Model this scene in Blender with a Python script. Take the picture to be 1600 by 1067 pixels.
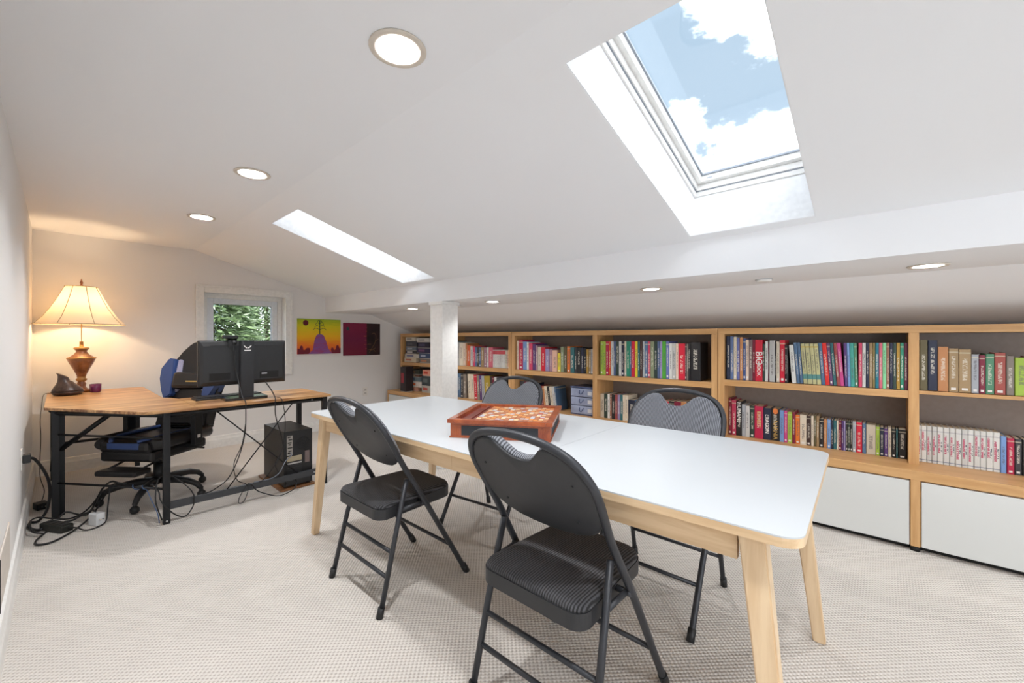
import bpy, bmesh, math, random
from mathutils import Vector, Matrix
random.seed(7)
for o in list(bpy.data.objects): bpy.data.objects.remove(o)
SC = bpy.context.scene
COL = SC.collection
PI = math.pi
def lin(c):
    r = []
    for v in c:
        v = v/255.0
        r.append(v/12.92 if v <= .04045 else ((v+.055)/1.055)**2.4)
    return (r[0], r[1], r[2], 1.0)

# ------------------------------------------------------------------ camera
F, VH, CH = 640.0, 530.0, 1.2            # focal length in px, horizon row, camera height
TH = math.atan2(708, 640)
cam_d = bpy.data.cameras.new('camera'); cam = bpy.data.objects.new('camera', cam_d); COL.objects.link(cam)
cam_d.sensor_width = 36.0; cam_d.lens = F*36/1600
cam_d.shift_y = -(533.5-VH)/1600.0
cam_d.clip_start = .02
cam.location = (0, 0, CH); cam.rotation_euler = (PI/2, 0, -TH)
SC.camera = cam

# ------------------------------------------------------------------ world: blue sky with bright clouds
w = bpy.data.worlds.new('sky'); SC.world = w; w.use_nodes = True
nt = w.node_tree; nt.nodes.clear()
def N(nt, t, **k):
    n = nt.nodes.new(t)
    for a, b in k.items():
        if a.startswith('i_'): n.inputs[a[2:].replace('_', ' ')].default_value = b
        else: setattr(n, a, b)
    return n
tc = N(nt, 'ShaderNodeTexCoord')
mp = N(nt, 'ShaderNodeMapping'); mp.inputs['Location'].default_value = (4.19, 18.21, 9.4)
nz = N(nt, 'ShaderNodeTexNoise', i_Scale=2.3, i_Detail=9.0, i_Roughness=.55, i_Distortion=.25)
rp = N(nt, 'ShaderNodeValToRGB')
rp.color_ramp.elements[0].position = .495; rp.color_ramp.elements[0].color = (.44, .59, .74, 1)
rp.color_ramp.elements[1].position = .585; rp.color_ramp.elements[1].color = (6.3, 6.5, 6.8, 1)
bg = N(nt, 'ShaderNodeBackground'); bg.inputs['Strength'].default_value = 1.0
ow = N(nt, 'ShaderNodeOutputWorld')
nt.links.new(tc.outputs['Generated'], mp.inputs['Vector']); nt.links.new(mp.outputs['Vector'], nz.inputs['Vector'])
nt.links.new(nz.outputs['Fac'], rp.inputs['Fac']); nt.links.new(rp.outputs['Color'], bg.inputs['Color'])
nt.links.new(bg.outputs['Background'], ow.inputs['Surface'])
SC.view_settings.view_transform = 'Standard'; SC.view_settings.look = 'None'
SC.view_settings.gamma = 1.0; SC.view_settings.use_curve_mapping = False
SC.view_settings.exposure = 0.34
DOWN_W = 13.0           # watts of each recessed ceiling lamp

def portal(loc, rot, sx, sy):
    l = bpy.data.lights.new('daylight_portal', 'AREA'); l.shape = 'RECTANGLE'; l.size = sx; l.size_y = sy
    l.cycles.is_portal = True
    o = bpy.data.objects.new('daylight_portal', l); COL.objects.link(o); o.location = loc; o.rotation_euler = rot

# ------------------------------------------------------------------ materials
MATS = {}
def mat(name, rgb, rough=.5, metal=0., bump=None, noise=None, spec=.5, trans=0., alpha=1., coat=0., sheen=0.):
    """rgb 0-255; bump=(scale, strength); noise=(scale, amount) colour variation"""
    if name in MATS: return MATS[name]
    m = bpy.data.materials.new(name); m.use_nodes = True
    t = m.node_tree; b = t.nodes['Principled BSDF']
    b.inputs['Base Color'].default_value = lin(rgb); b.inputs['Roughness'].default_value = rough
    b.inputs['Metallic'].default_value = metal; b.inputs['Specular IOR Level'].default_value = spec
    b.inputs['Transmission Weight'].default_value = trans; b.inputs['Alpha'].default_value = alpha
    b.inputs['Coat Weight'].default_value = coat; b.inputs['Sheen Weight'].default_value = sheen
    c = N(t, 'ShaderNodeTexCoord')
    if noise or bump is None:
        sc, am = noise or (35., .05)
        z = N(t, 'ShaderNodeTexNoise', i_Scale=sc, i_Detail=3.0)
        t.links.new(c.outputs['Object'], z.inputs['Vector'])
        r = N(t, 'ShaderNodeValToRGB')
        L = lin(rgb)
        r.color_ramp.elements[0].position = .3; r.color_ramp.elements[1].position = .7
        r.color_ramp.elements[0].color = tuple(max(0, v*(1-am)) for v in L[:3])+(1,)
        r.color_ramp.elements[1].color = tuple(min(1, v*(1+am)) for v in L[:3])+(1,)
        t.links.new(z.outputs['Fac'], r.inputs['Fac']); t.links.new(r.outputs['Color'], b.inputs['Base Color'])
    if bump:
        z = N(t, 'ShaderNodeTexNoise', i_Scale=bump[0], i_Detail=4.0)
        t.links.new(c.outputs['Object'], z.inputs['Vector'])
        bp = N(t, 'ShaderNodeBump', i_Strength=bump[1], i_Distance=.002)
        t.links.new(z.outputs['Fac'], bp.inputs['Height']); t.links.new(bp.outputs['Normal'], b.inputs['Normal'])
    MATS[name] = m
    return m
def wood(name, c1, c2, scale=(1., 12., 12.), rough=.42, wavesc=2.2, coat=0.):
    if name in MATS: return MATS[name]
    m = mat(name, c1, rough, coat=coat, bump=(80., .05)); t = m.node_tree; b = t.nodes['Principled BSDF']
    c = N(t, 'ShaderNodeTexCoord'); p = N(t, 'ShaderNodeMapping'); p.inputs['Scale'].default_value = scale
    z = N(t, 'ShaderNodeTexNoise', i_Scale=wavesc, i_Detail=6.0, i_Roughness=.6, i_Distortion=.4)
    r = N(t, 'ShaderNodeValToRGB'); e = r.color_ramp.elements
    e[0].position = .38; e[0].color = lin(c2); e[1].position = .60; e[1].color = lin(c1)
    t.links.new(c.outputs['Object'], p.inputs['Vector']); t.links.new(p.outputs['Vector'], z.inputs['Vector'])
    t.links.new(z.outputs['Fac'], r.inputs['Fac']); t.links.new(r.outputs['Color'], b.inputs['Base Color'])
    return m
def ribbed(name, c1, c2, axis, period, rough=.8):
    m = mat(name, c1, rough, sheen=.1, bump=(300., .2)); t = m.node_tree; b = t.nodes['Principled BSDF']
    c = N(t, 'ShaderNodeTexCoord')
    wv = N(t, 'ShaderNodeTexWave', wave_type='BANDS', bands_direction=axis, i_Scale=.314/period, i_Distortion=.6, i_Detail=1.0)
    wv.inputs['Detail Scale'].default_value = 3.0
    r = N(t, 'ShaderNodeValToRGB'); e = r.color_ramp.elements
    e[0].position = .25; e[0].color = lin(c2); e[1].position = .75; e[1].color = lin(c1)
    bp = N(t, 'ShaderNodeBump', i_Strength=.6, i_Distance=.003)
    t.links.new(c.outputs['Object'], wv.inputs['Vector']); t.links.new(wv.outputs['Fac'], r.inputs['Fac'])
    t.links.new(r.outputs['Color'], b.inputs['Base Color']); t.links.new(wv.outputs['Fac'], bp.inputs['Height'])
    t.links.new(bp.outputs['Normal'], b.inputs['Normal'])
    return m
def emit(name, rgb, s):
    m = bpy.data.materials.new(name); m.use_nodes = True; t = m.node_tree; t.nodes.clear()
    e = N(t, 'ShaderNodeEmission'); e.inputs['Color'].default_value = lin(rgb); e.inputs['Strength'].default_value = s
    o = N(t, 'ShaderNodeOutputMaterial'); t.links.new(e.outputs[0], o.inputs[0]); MATS[name] = m
    return m
def glass(name, tint=(1, 1, 1, 1), refl=.06):
    m = bpy.data.materials.new(name); m.use_nodes = True; t = m.node_tree; t.nodes.clear()
    a = N(t, 'ShaderNodeBsdfTransparent'); a.inputs['Color'].default_value = tint
    g = N(t, 'ShaderNodeBsdfGlossy'); g.inputs['Roughness'].default_value = .02
    x = N(t, 'ShaderNodeMixShader'); x.inputs['Fac'].default_value = refl
    o = N(t, 'ShaderNodeOutputMaterial')
    t.links.new(a.outputs[0], x.inputs[1]); t.links.new(g.outputs[0], x.inputs[2]); t.links.new(x.outputs[0], o.inputs[0])
    MATS[name] = m
    return m
wall_m = mat('wall_paint', (234, 232, 230), .7, bump=(60., .05))
ceil_m = mat('ceiling_paint', (243, 244, 246), .75, bump=(60., .05))
trim_m = mat('trim_paint', (236, 235, 232), .4)
shaft_m = mat('shaft_paint', (242, 243, 244), .6)
black_m = mat('black_metal', (26, 27, 30), .45, metal=.3)
plastic_m = mat('black_plastic', (30, 31, 33), .5)
plastic2_m = mat('dark_plastic', (42, 43, 46), .45)
birch_m = wood('birch', (228, 202, 166), (216, 186, 148), (14, 14, 1.2), .45)
birchx_m = wood('birch_rail', (226, 198, 160), (210, 178, 138), (14, 1.2, 14), .45)
tabletop_m = mat('white_laminate', (200, 205, 209), .34, noise=(4., .01))
oak_m = wood('oak_veneer', (208, 164, 112), (192, 146, 94), (9, 1.0, 14), .42)
oakv_m = wood('oak_veneer_upright', (208, 164, 112), (192, 146, 94), (9, 14, 1.0), .42)
backp_m = mat('shelf_back_panel', (150, 138, 130), .6)
drawer_m = mat('drawer_white', (212, 213, 210), .35, noise=(3., .01))
desk_m = wood('desk_wood', (206, 162, 112), (132, 86, 50), (.9, 15, 9), .32, 2.2)
desk2_m = wood('desk_wood_side', (204, 158, 108), (160, 112, 70), (.9, 9, 9), .32, 2.2)
glass_m = glass('window_glass')

# carpet: rows of small loops
def carpet():
    m = mat('loop_carpet', (222, 216, 209), .95, sheen=.1, noise=(3., .04)); t = m.node_tree; b = t.nodes['Principled BSDF']
    c = N(t, 'ShaderNodeTexCoord'); s = N(t, 'ShaderNodeSeparateXYZ'); t.links.new(c.outputs['Object'], s.inputs[0])
    def sinus(out, per, ph=0.):
        a = N(t, 'ShaderNodeMath', operation='MULTIPLY_ADD'); a.inputs[1].default_value = 2*PI/per; a.inputs[2].default_value = ph
        q = N(t, 'ShaderNodeMath', operation='SINE'); t.links.new(out, a.inputs[0]); t.links.new(a.outputs[0], q.inputs[0]); return q.outputs[0]
    a = sinus(s.outputs[0], .021); d = sinus(s.outputs[1], .021)
    p = N(t, 'ShaderNodeMath', operation='MULTIPLY'); t.links.new(a, p.inputs[0]); t.links.new(d, p.inputs[1])
    z = N(t, 'ShaderNodeTexNoise', i_Scale=180., i_Detail=3.); t.links.new(c.outputs['Object'], z.inputs['Vector'])
    q = N(t, 'ShaderNodeMath', operation='MULTIPLY_ADD'); q.inputs[1].default_value = .9; t.links.new(z.outputs['Fac'], q.inputs[0]); t.links.new(p.outputs[0], q.inputs[2])
    bp = N(t, 'ShaderNodeBump', i_Strength=.5, i_Distance=.006); t.links.new(q.outputs[0], bp.inputs['Height']); t.links.new(bp.outputs['Normal'], b.inputs['Normal'])
    src = b.inputs['Base Color'].links[0].from_socket
    r = N(t, 'ShaderNodeValToRGB'); e = r.color_ramp.elements
    e[0].position = .05; e[0].color = (.60, .57, .54, 1); e[1].position = .6; e[1].color = (1, 1, 1, 1)
    ad = N(t, 'ShaderNodeMath', operation='MULTIPLY_ADD'); ad.inputs[1].default_value = .5; ad.inputs[2].default_value = .3
    t.links.new(q.outputs[0], ad.inputs[0]); t.links.new(ad.outputs[0], r.inputs['Fac'])
    mx = N(t, 'ShaderNodeMixRGB', blend_type='MULTIPLY'); mx.inputs['Fac'].default_value = 1.
    t.links.new(src, mx.inputs[1]); t.links.new(r.outputs['Color'], mx.inputs[2]); t.links.new(mx.outputs[0], b.inputs['Base Color'])
    return m
carpet_m = carpet()

# ------------------------------------------------------------------ mesh helpers
def box(bm, x0, x1, y0, y1, z0, z1, mi=0, M=None, bev=0.):
    v = [Vector((x, y, z)) for z in (z0, z1) for y in (y0, y1) for x in (x0, x1)]
    if M is not None: v = [M @ p for p in v]
    V = [bm.verts.new(p) for p in v]
    fs = [bm.faces.new([V[i] for i in q]) for q in ((0, 2, 3, 1), (4, 5, 7, 6), (0, 1, 5, 4), (2, 6, 7, 3), (0, 4, 6, 2), (1, 3, 7, 5))]
    for f in fs: f.material_index = mi
    if bev > 0:
        es = list({e for f in fs for e in f.edges})
        r = bmesh.ops.bevel(bm, geom=es, offset=bev, segments=2, profile=.5, affect='EDGES')
        for f in r['faces']: f.material_index = mi
    return fs
def prism(bm, pts, lo, hi, axis='Z', mi=0, M=None):
    """extrude a 2-D polygon between lo and hi along axis"""
    def P(a, b, c):
        p = {'Z': Vector((a, b, c)), 'Y': Vector((a, c, b)), 'X': Vector((c, a, b))}[axis]
        return M @ p if M is not None else p
    A = [bm.verts.new(P(a, b, lo)) for a, b in pts]; B = [bm.verts.new(P(a, b, hi)) for a, b in pts]
    n = len(pts)
    fs = [bm.faces.new(A[::-1]), bm.faces.new(B)]
    for i in range(n): fs.append(bm.faces.new((A[i], A[(i+1) % n], B[(i+1) % n], B[i])))
    for f in fs: f.material_index = mi
    return fs
def tube(bm, pts, r, seg=10, mi=0, closed=False, cap=True):
    pts = [Vector(p) for p in pts]; n = len(pts)
    rs = r if isinstance(r, (list, tuple)) else [r]*n
    rings = []; up = None
    for i, p in enumerate(pts):
        if closed: d = pts[(i+1) % n]-pts[i-1]
        else: d = (pts[min(i+1, n-1)]-pts[max(i-1, 0)])
        d.normalize()
        if up is None:
            up = Vector((0, 0, 1)) if abs(d.z) < .9 else Vector((1, 0, 0))
        s = d.cross(up)
        if s.length < 1e-5: s = d.cross(Vector((.3, 1, .2)))
        s.normalize(); u = s.cross(d).normalized(); up = u
        rings.append([bm.verts.new(p+(s*math.cos(2*PI*k/seg)+u*math.sin(2*PI*k/seg))*rs[i]) for k in range(seg)])
    m = n if closed else n-1
    for i in range(m):
        a, b = rings[i], rings[(i+1) % n]
        for k in range(seg):
            f = bm.faces.new((a[k], a[(k+1) % seg], b[(k+1) % seg], b[k])); f.smooth = True; f.material_index = mi
    if cap and not closed:
        for q in (rings[0][::-1], rings[-1]):
            f = bm.faces.new(q); f.material_index = mi
def lathe(bm, prof, c=(0, 0, 0), seg=32, mi=0, smooth=True):
    """profile of (r, z) around a vertical axis"""
    rings = []
    for r, z in prof:
        if r < 1e-5: rings.append([bm.verts.new((c[0], c[1], c[2]+z))])
        else: rings.append([bm.verts.new((c[0]+r*math.cos(2*PI*k/seg), c[1]+r*math.sin(2*PI*k/seg), c[2]+z)) for k in range(seg)])
    for a, b in zip(rings, rings[1:]):
        for k in range(seg):
            q = [a[k % len(a)], a[(k+1) % len(a)], b[(k+1) % len(b)], b[k % len(b)]]
            u = []
            for v in q:
                if v not in u: u.append(v)
            if len(u) >= 3:
                f = bm.faces.new(u); f.smooth = smooth; f.material_index = mi
def smooth_path(pts, n=6):
    """Catmull-Rom through the points"""
    P = [Vector(p) for p in pts]; out = []
    for i in range(len(P)-1):
        a, b, c, d = P[max(i-1, 0)], P[i], P[i+1], P[min(i+2, len(P)-1)]
        for k in range(n):
            t = k/n
            out.append(.5*((2*b)+(c-a)*t+(2*a-5*b+4*c-d)*t*t+(3*b-a-3*c+d)*t**3))
    out.append(P[-1]); return out
def obj(name, bm, m, parent=None, recalc=True, smooth=False):
    if recalc: bmesh.ops.recalc_face_normals(bm, faces=bm.faces[:])
    me = bpy.data.meshes.new(name); bm.to_mesh(me); bm.free()
    for x in (m if isinstance(m, (list, tuple)) else [m]): me.materials.append(x)
    if smooth:
        for p in me.polygons: p.use_smooth = True
    o = bpy.data.objects.new(name, me); COL.objects.link(o)
    if parent is not None: o.parent = parent
    return o
def BM(): return bmesh.new()
def part(name, m, parent, fn, *a, **k):
    bm = BM(); fn(bm, *a, **k); return obj(name, bm, m, parent)
def tag(o, label, cat, group=None):
    o['label'] = label; o['category'] = cat
    if group: o['group'] = group
    return o
def thing(name, label, cat, loc=(0, 0, 0), rz=0., group=None):
    o = bpy.data.objects.new(name, None); COL.objects.link(o); o.location = loc; o.rotation_euler = (0, 0, rz)
    return tag(o, label, cat, group)
def struct(o): o['kind'] = 'structure'; return o
def dup(root, loc, rz, label=None, group=None):
    r = root.copy(); COL.objects.link(r); r.location = loc; r.rotation_euler = (0, 0, rz)
    if label: r['label'] = label
    if group: r['group'] = group
    for ch in list(root.children):
        c = ch.copy(); COL.objects.link(c); c.parent = r
        for g in ch.children:
            d = g.copy(); COL.objects.link(d); d.parent = c
    return r
def text_mesh(name, s, size, m, parent, loc, rot, depth=.0004, sx=1.):
    cu = bpy.data.curves.new(name, 'FONT'); cu.body = s; cu.size = size; cu.extrude = depth; cu.align_x = 'CENTER'; cu.align_y = 'CENTER'
    cu.resolution_u = 3
    t = bpy.data.objects.new('t', cu); COL.objects.link(t)
    dg = bpy.context.evaluated_depsgraph_get()
    me = bpy.data.meshes.new_from_object(t.evaluated_get(dg)); bpy.data.objects.remove(t); bpy.data.curves.remove(cu)
    me.name = name; me.materials.clear(); me.materials.append(m)
    o = bpy.data.objects.new(name, me); COL.objects.link(o); o.parent = parent; o.location = loc; o.rotation_euler = rot; o.scale = (sx, 1, 1)
    return o
# a photograph column on the plane X = x gives the Y of that point; rows give heights
FW = (math.sin(TH), math.cos(TH)); RT = (math.cos(TH), -math.sin(TH))
def ray(u, v):
    a = (u-800)/F
    return (FW[0]+a*RT[0], FW[1]+a*RT[1], (VH-v)/F)
def onX(u, v, x): d = ray(u, v); t = x/d[0]; return (x, d[1]*t, CH+d[2]*t)

# ------------------------------------------------------------------ the room
XL, XR, YB, YE = -.155, 3.80, -3.0, 5.484
XC, ZC = .975, 2.158            # crease between flat and sloping ceiling
XB, ZB0, ZB1 = 2.37, 1.553, 1.745   # beam face, underside, top
XS = 3.02                       # end of the flat soffit under the beam
SL = (ZC-ZB1)/(XB-XC)
zs = lambda x: ZC-SL*(x-XC)
zlow = lambda x: ZB0-.35*(x-XS)
struct(part('floor', carpet_m, None, box, XL-.1, XR+.1, YB-.1, YE+.2, -.06, 0))
LY0, LY1, LZ0, LZ1 = -2.75, -1.15, .30, 1.95
bm = BM()          # side wall, with an added window behind the camera for daylight
for a in ((YB-.1, LY0, 0, 2.5), (LY1, YE+.2, 0, 2.5), (LY0, LY1, 0, LZ0), (LY0, LY1, LZ1, 2.5)): box(bm, XL-.12, XL, a[0], a[1], a[2], a[3])
struct(obj('wall_left', bm, wall_m))
struct(part('wall_right', wall_m, None, box, XR, XR+.1, YB-.1, YE+.2, 0, 1.6))
# end wall with the window opening
WX0, WX1, WZ0, WZ1 = 1.06, 1.88, .84, 1.715
bm = BM()
for a in ((XL, WX0, 0, 2.5), (WX1, XR, 0, 2.5), (WX0, WX1, 0, WZ0), (WX0, WX1, WZ1, 2.5)): box(bm, a[0], a[1], YE, YE+.2, a[2], a[3])
struct(obj('wall_end', bm, wall_m))
# back wall behind the camera; its wide window is added for daylight
BX0, BX1, BZ0, BZ1 = .05, 2.2, .25, 1.72
bm = BM()
for a in ((XL, BX0, 0, 2.5), (BX1, XR, 0, 2.5), (BX0, BX1, 0, BZ0), (BX0, BX1, BZ1, 2.5)): box(bm, a[0], a[1], YB-.15, YB, a[2], a[3])
struct(obj('wall_back', bm, wall_m))
def cut(o, holes, r, zlo, zhi):
    b = BM()
    for x, y in holes: lathe(b, [(0, zlo), (r, zlo), (r, zhi), (0, zhi)], (x, y, 0), 32)
    c = obj('cutter', b, ceil_m)
    md = o.modifiers.new('b', 'BOOLEAN'); md.operation = 'DIFFERENCE'; md.object = c; md.solver = 'EXACT'
    bpy.context.view_layer.update()
    me = bpy.data.meshes.new_from_object(o.evaluated_get(bpy.context.evaluated_depsgraph_get()))
    o.modifiers.clear(); o.data = me
    bpy.data.objects.remove(c)
LY = [3.955, 2.70, 1.185, -.16, -1.6]
FLAT = [(.75, y) for y in LY]; SOF = [(2.72, 3.985), (2.73, 2.709), (2.78, 1.196), (2.80, -.162), (2.80, -1.6)]
SOF = [(x*.95+.05*2.6, y) for x, y in SOF]
c1 = struct(part('ceiling', ceil_m, None, box, XL, XC, YB-.1, YE+.1, ZC, ZC+.14))
cut(c1, FLAT, .068, ZC-.02, ZC+.07)
# sloping ceiling with skylight wells
SKY = [(.225, .78), (3.045, 3.57), (-2.6, -2.05)]  # last one is an unseen skylight, added behind the camera for daylight
SX0, SX1 = 1.125, 2.315
bm = BM()
def slope_piece(x0, x1, y0, y1):
    kx, kz = .13*math.sin(math.atan(SL)), .13*math.cos(math.atan(SL))
    prism(bm, [(x0, zs(x0)), (x1, zs(x1)), (x1+kx, zs(x1)+kz), (x0+kx, zs(x0)+kz)], y0, y1, 'Y')
ys = sorted([YB-.1, YE+.1]+[v for s in SKY for v in s])
for i in range(0, len(ys), 2): slope_piece(XC, XB+.03, ys[i], ys[i+1])
for y0, y1 in SKY: slope_piece(XC, SX0, y0, y1); slope_piece(SX1, XB+.03, y0, y1)
struct(obj('ceiling_slope', bm, ceil_m))
c2 = struct(part('ceiling_beam', ceil_m, None, box, XB, XS, YB-.1, YE+.1, ZB0, ZB1+.12))
cut(c2, SOF, .058, ZB0-.02, ZB0+.07)
struct(part('ceiling_low', ceil_m, None, prism, [(XS, ZB0), (XR+.05, zlow(XR+.05)), (XR+.05, zlow(XR+.05)+.2), (XS, ZB0+.2)], YB-.1, YE+.1, 'Y'))
# post under the beam, with a small cap moulding
PX, PY, PW = 2.365, 3.0, .185
po = struct(part('trim_post', trim_m, None, box, PX, PX+PW, PY, PY+PW, 0, ZB0-.002, bev=.004))
part('cap_moulding', trim_m, po, box, PX-.012, PX+PW+.012, PY-.012, PY+PW+.012, ZB0-.03, ZB0-.001, bev=.004)
# baseboards: stepped profile
def base_prof(bm, kind):
    pr = [(0, 0), (.018, 0), (.018, .085), (.014, .10), (.010, .125), (0, .13)]
    if kind == 'left': prism(bm, [(XL+a, b) for a, b in pr], YB, YE, 'Y')
    if kind == 'end': prism(bm, [(YE-a, b) for a, b in pr], XL+.022, 3.26, 'X')
    if kind == 'back': prism(bm, [(YB+a, b) for a, b in pr], XL+.022, XR, 'X')
for k in ('left', 'end', 'back'): struct(part('baseboard_'+k, trim_m, None, base_prof, k))

# ---- window in the end wall
w1 = bpy.data.objects.new('window_1', None); COL.objects.link(w1); struct(w1)
def casing(bm, x0, x1, z0, z1, y, wd, t):
    for a in ((x0-wd, x0, z0-wd, z1+wd), (x1, x1+wd, z0-wd, z1+wd), (x0, x1, z1, z1+wd), (x0, x1, z0-wd, z0)):
        box(bm, a[0], a[1], y-t, y, a[2], a[3], bev=.004)
part('casing', trim_m, w1, casing, WX0, WX1, WZ0, WZ1, YE, .068, .018)
part('casing_bead', trim_m, w1, casing, WX0-.055, WX1+.055, WZ0-.055, WZ1+.055, YE-.004, .022, .02)
def frame4(bm, x0, x1, z0, z1, y0, y1, wd):
    for a in ((x0, x0+wd, z0, z1), (x1-wd, x1, z0, z1), (x0+wd, x1-wd, z1-wd, z1), (x0+wd, x1-wd, z0, z0+wd)):
        box(bm, a[0], a[1], y0, y1, a[2], a[3], bev=.003)
part('frame', trim_m, w1, frame4, WX0, WX1, WZ0, WZ1, YE+.11, YE+.19, .05)
part('sash', mat('vinyl_white', (226, 230, 236), .4), w1, frame4, WX0+.05, WX1-.05, WZ0+.05, WZ1-.05, YE+.125, YE+.18, .062)
part('gasket', plastic_m, w1, frame4, WX0+.108, WX1-.108, WZ0+.108, WZ1-.108, YE+.14, YE+.16, .008)
part('pane', glass_m, w1, box, WX0+.112, WX1-.112, WZ0+.112, WZ1-.112, YE+.146, YE+.152)
portal(((WX0+WX1)/2, YE+.2, (WZ0+WZ1)/2), (PI/2, 0, PI), WX1-WX0-.2, WZ1-WZ0-.2)
# ---- unseen window behind the camera, added to bring in daylight
w4 = bpy.data.objects.new('window_4', None); COL.objects.link(w4); struct(w4)
part('casing', trim_m, w4, lambda bm: [box(bm, a[0], a[1], YB, YB+.018, a[2], a[3]) for a in ((BX0-.07, BX0, BZ0-.07, BZ1+.07), (BX1, BX1+.07, BZ0-.07, BZ1+.07), (BX0, BX1, BZ1, BZ1+.07), (BX0, BX1, BZ0-.07, BZ0))])
part('frame', trim_m, w4, frame4, BX0, BX1, BZ0, BZ1, YB-.12, YB-.05, .05)
part('mullion', trim_m, w4, box, 1.175, 1.225, YB-.12, YB-.05, BZ0+.05, BZ1-.05)
part('pane', glass_m, w4, box, BX0+.05, 1.175, YB-.09, YB-.084, BZ0+.05, BZ1-.05)
part('pane', glass_m, w4, box, 1.225, BX1-.05, YB-.09, YB-.084, BZ0+.05, BZ1-.05)
portal(((BX0+BX1)/2, YB-.14, (BZ0+BZ1)/2), (PI/2, 0, 0), BX1-BX0, BZ1-BZ0)
# ---- added side window out of view, sends daylight onto the ceiling
w6 = bpy.data.objects.new('window_6', None); COL.objects.link(w6); struct(w6)
part('frame', trim_m, w6, lambda bm: [box(bm, XL-.10, XL-.04, a[0], a[1], a[2], a[3]) for a in ((LY0, LY0+.05, LZ0, LZ1), (LY1-.05, LY1, LZ0, LZ1), (LY0+.05, LY1-.05, LZ0, LZ0+.05), (LY0+.05, LY1-.05, LZ1-.05, LZ1), (-1.975, -1.925, LZ0+.05, LZ1-.05))])
for a, b in ((LY0+.05, -1.975), (-1.925, LY1-.05)): part('pane', glass_m, w6, box, XL-.075, XL-.069, a, b, LZ0+.05, LZ1-.05)
part('casing', trim_m, w6, lambda bm: [box(bm, XL, XL+.018, a[0], a[1], a[2], a[3]) for a in ((LY0-.07, LY0, LZ0-.07, LZ1+.07), (LY1, LY1+.07, LZ0-.07, LZ1+.07), (LY0, LY1, LZ0-.07, LZ0), (LY0, LY1, LZ1, LZ1+.07))])
portal((XL-.115, (LY0+LY1)/2, (LZ0+LZ1)/2), (PI/2, 0, -PI/2), LY1-LY0, LZ1-LZ0)
# ---- skylights: white wells, stepped frame, sash, gasket, glass; built in a frame tilted with the roof
ang = math.atan(SL)
gask_m = mat('grey_gasket', (150, 158, 168), .5)
for i, (y0, y1) in enumerate(SKY):
    s = bpy.data.objects.new('window_%d' % (i+2 if i < 2 else 5), None); COL.objects.link(s); struct(s)  # the third is the added skylight out of view
    Lx = (SX1-SX0)/math.cos(ang)
    s.location = (SX0, y0, zs(SX0)); s.rotation_euler = (0, ang, 0)
    W = y1-y0
    def ring(bm, ins0, ins1, z0, z1):
        """rectangular ring: outside edge at -ins0 (outwards), inside edge at ins1"""
        a0, a1 = -ins0, Lx+ins0; b0, b1 = -ins0, W+ins0
        box(bm, a0, ins1, b0, b1, z0, z1); box(bm, Lx-ins1, a1, b0, b1, z0, z1)
        box(bm, ins1, Lx-ins1, b0, ins1, z0, z1); box(bm, ins1, Lx-ins1, W-ins1, b1, z0, z1)
    part('well', shaft_m, s, ring, .04, .003, .002, .235)
    part('frame', trim_m, s, ring, .04, .012, .236, .262)
    part('frame_groove', gask_m, s, ring, .04, .016, .262, .266)
    part('frame_step', trim_m, s, ring, .04, .022, .266, .30)
    part('sash', trim_m, s, ring, .04, .045, .301, .335)
    part('gasket', gask_m, s, ring, -.02, .053, .335, .345)
    part('pane', glass_m, s, box, .02, Lx-.02, .02, W-.02, .346, .352)
    part('lining', trim_m, s, ring, .05, .02, .353, .38)
    c = s.matrix_basis @ Vector((Lx/2, W/2, .39))
    portal(c, (0, ang, 0), Lx, W)
    if i == 0: part('rating_label', gask_m, s, box, Lx-.0465, Lx-.045, W-.10, W-.075, .312, .318)

# ---- recessed lamps
bulb_m = emit('lamp_glow', (255, 250, 242), 6.0)
ringb_m = mat('lamp_trim_beige', (216, 206, 192), .5)
refl_m = mat('lamp_reflector', (245, 244, 240), .35)
def downlight(x, y, z, r, label, watts):
    t = thing('recessed_light', label, 'ceiling light', (x, y, z), 0., 'recessed ceiling lights')
    k = r/.085
    part('trim_ring', ringb_m, t, lathe, [(.062*k, 0), (.085*k, -.001), (.085*k, -.004), (.080*k, -.007), (.062*k, -.005), (.060*k, .004)])
    part('reflector', refl_m, t, lathe, [(.061*k, -.003), (.056*k, .02), (.046*k, .045), (.046*k, .056), (.0, .06)])
    part('bulb', bulb_m, t, lathe, [(0, .038), (.03*k, .040), (.043*k, .046), (.043*k, .050)])
    l = bpy.data.lights.new('bulb_light', 'AREA'); l.shape = 'DISK'; l.size = .075*k; l.energy = watts; l.color = (.985, .99, 1.)
    o = bpy.data.objects.new('bulb_light', l); COL.objects.link(o); o.parent = t; o.location = (0, 0, .034)
DL = ['recessed ceiling lamp above the gaming chair and desk', 'recessed ceiling lamp above the carpet in front of the long skylight slot',
      'large round recessed ceiling lamp above the nearest folding chairs', 'recessed ceiling lamp over the carpet beside the table end', 'recessed ceiling lamp near the added back window']
for (x, y), lb in zip(FLAT, DL): downlight(x, y, ZC, .092, lb, DOWN_W)
DL = ['recessed soffit lamp between the end wall and the white post', 'recessed soffit lamp over the bookcase just past the post', 'recessed soffit lamp between the post side lamp and the flat sensor',
      'recessed soffit lamp above the old hardback books', 'recessed soffit lamp near the added back window']
for (x, y), lb in zip(SOF, DL): downlight(x, y, ZB0, .075, lb, DOWN_W*.38)
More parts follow.
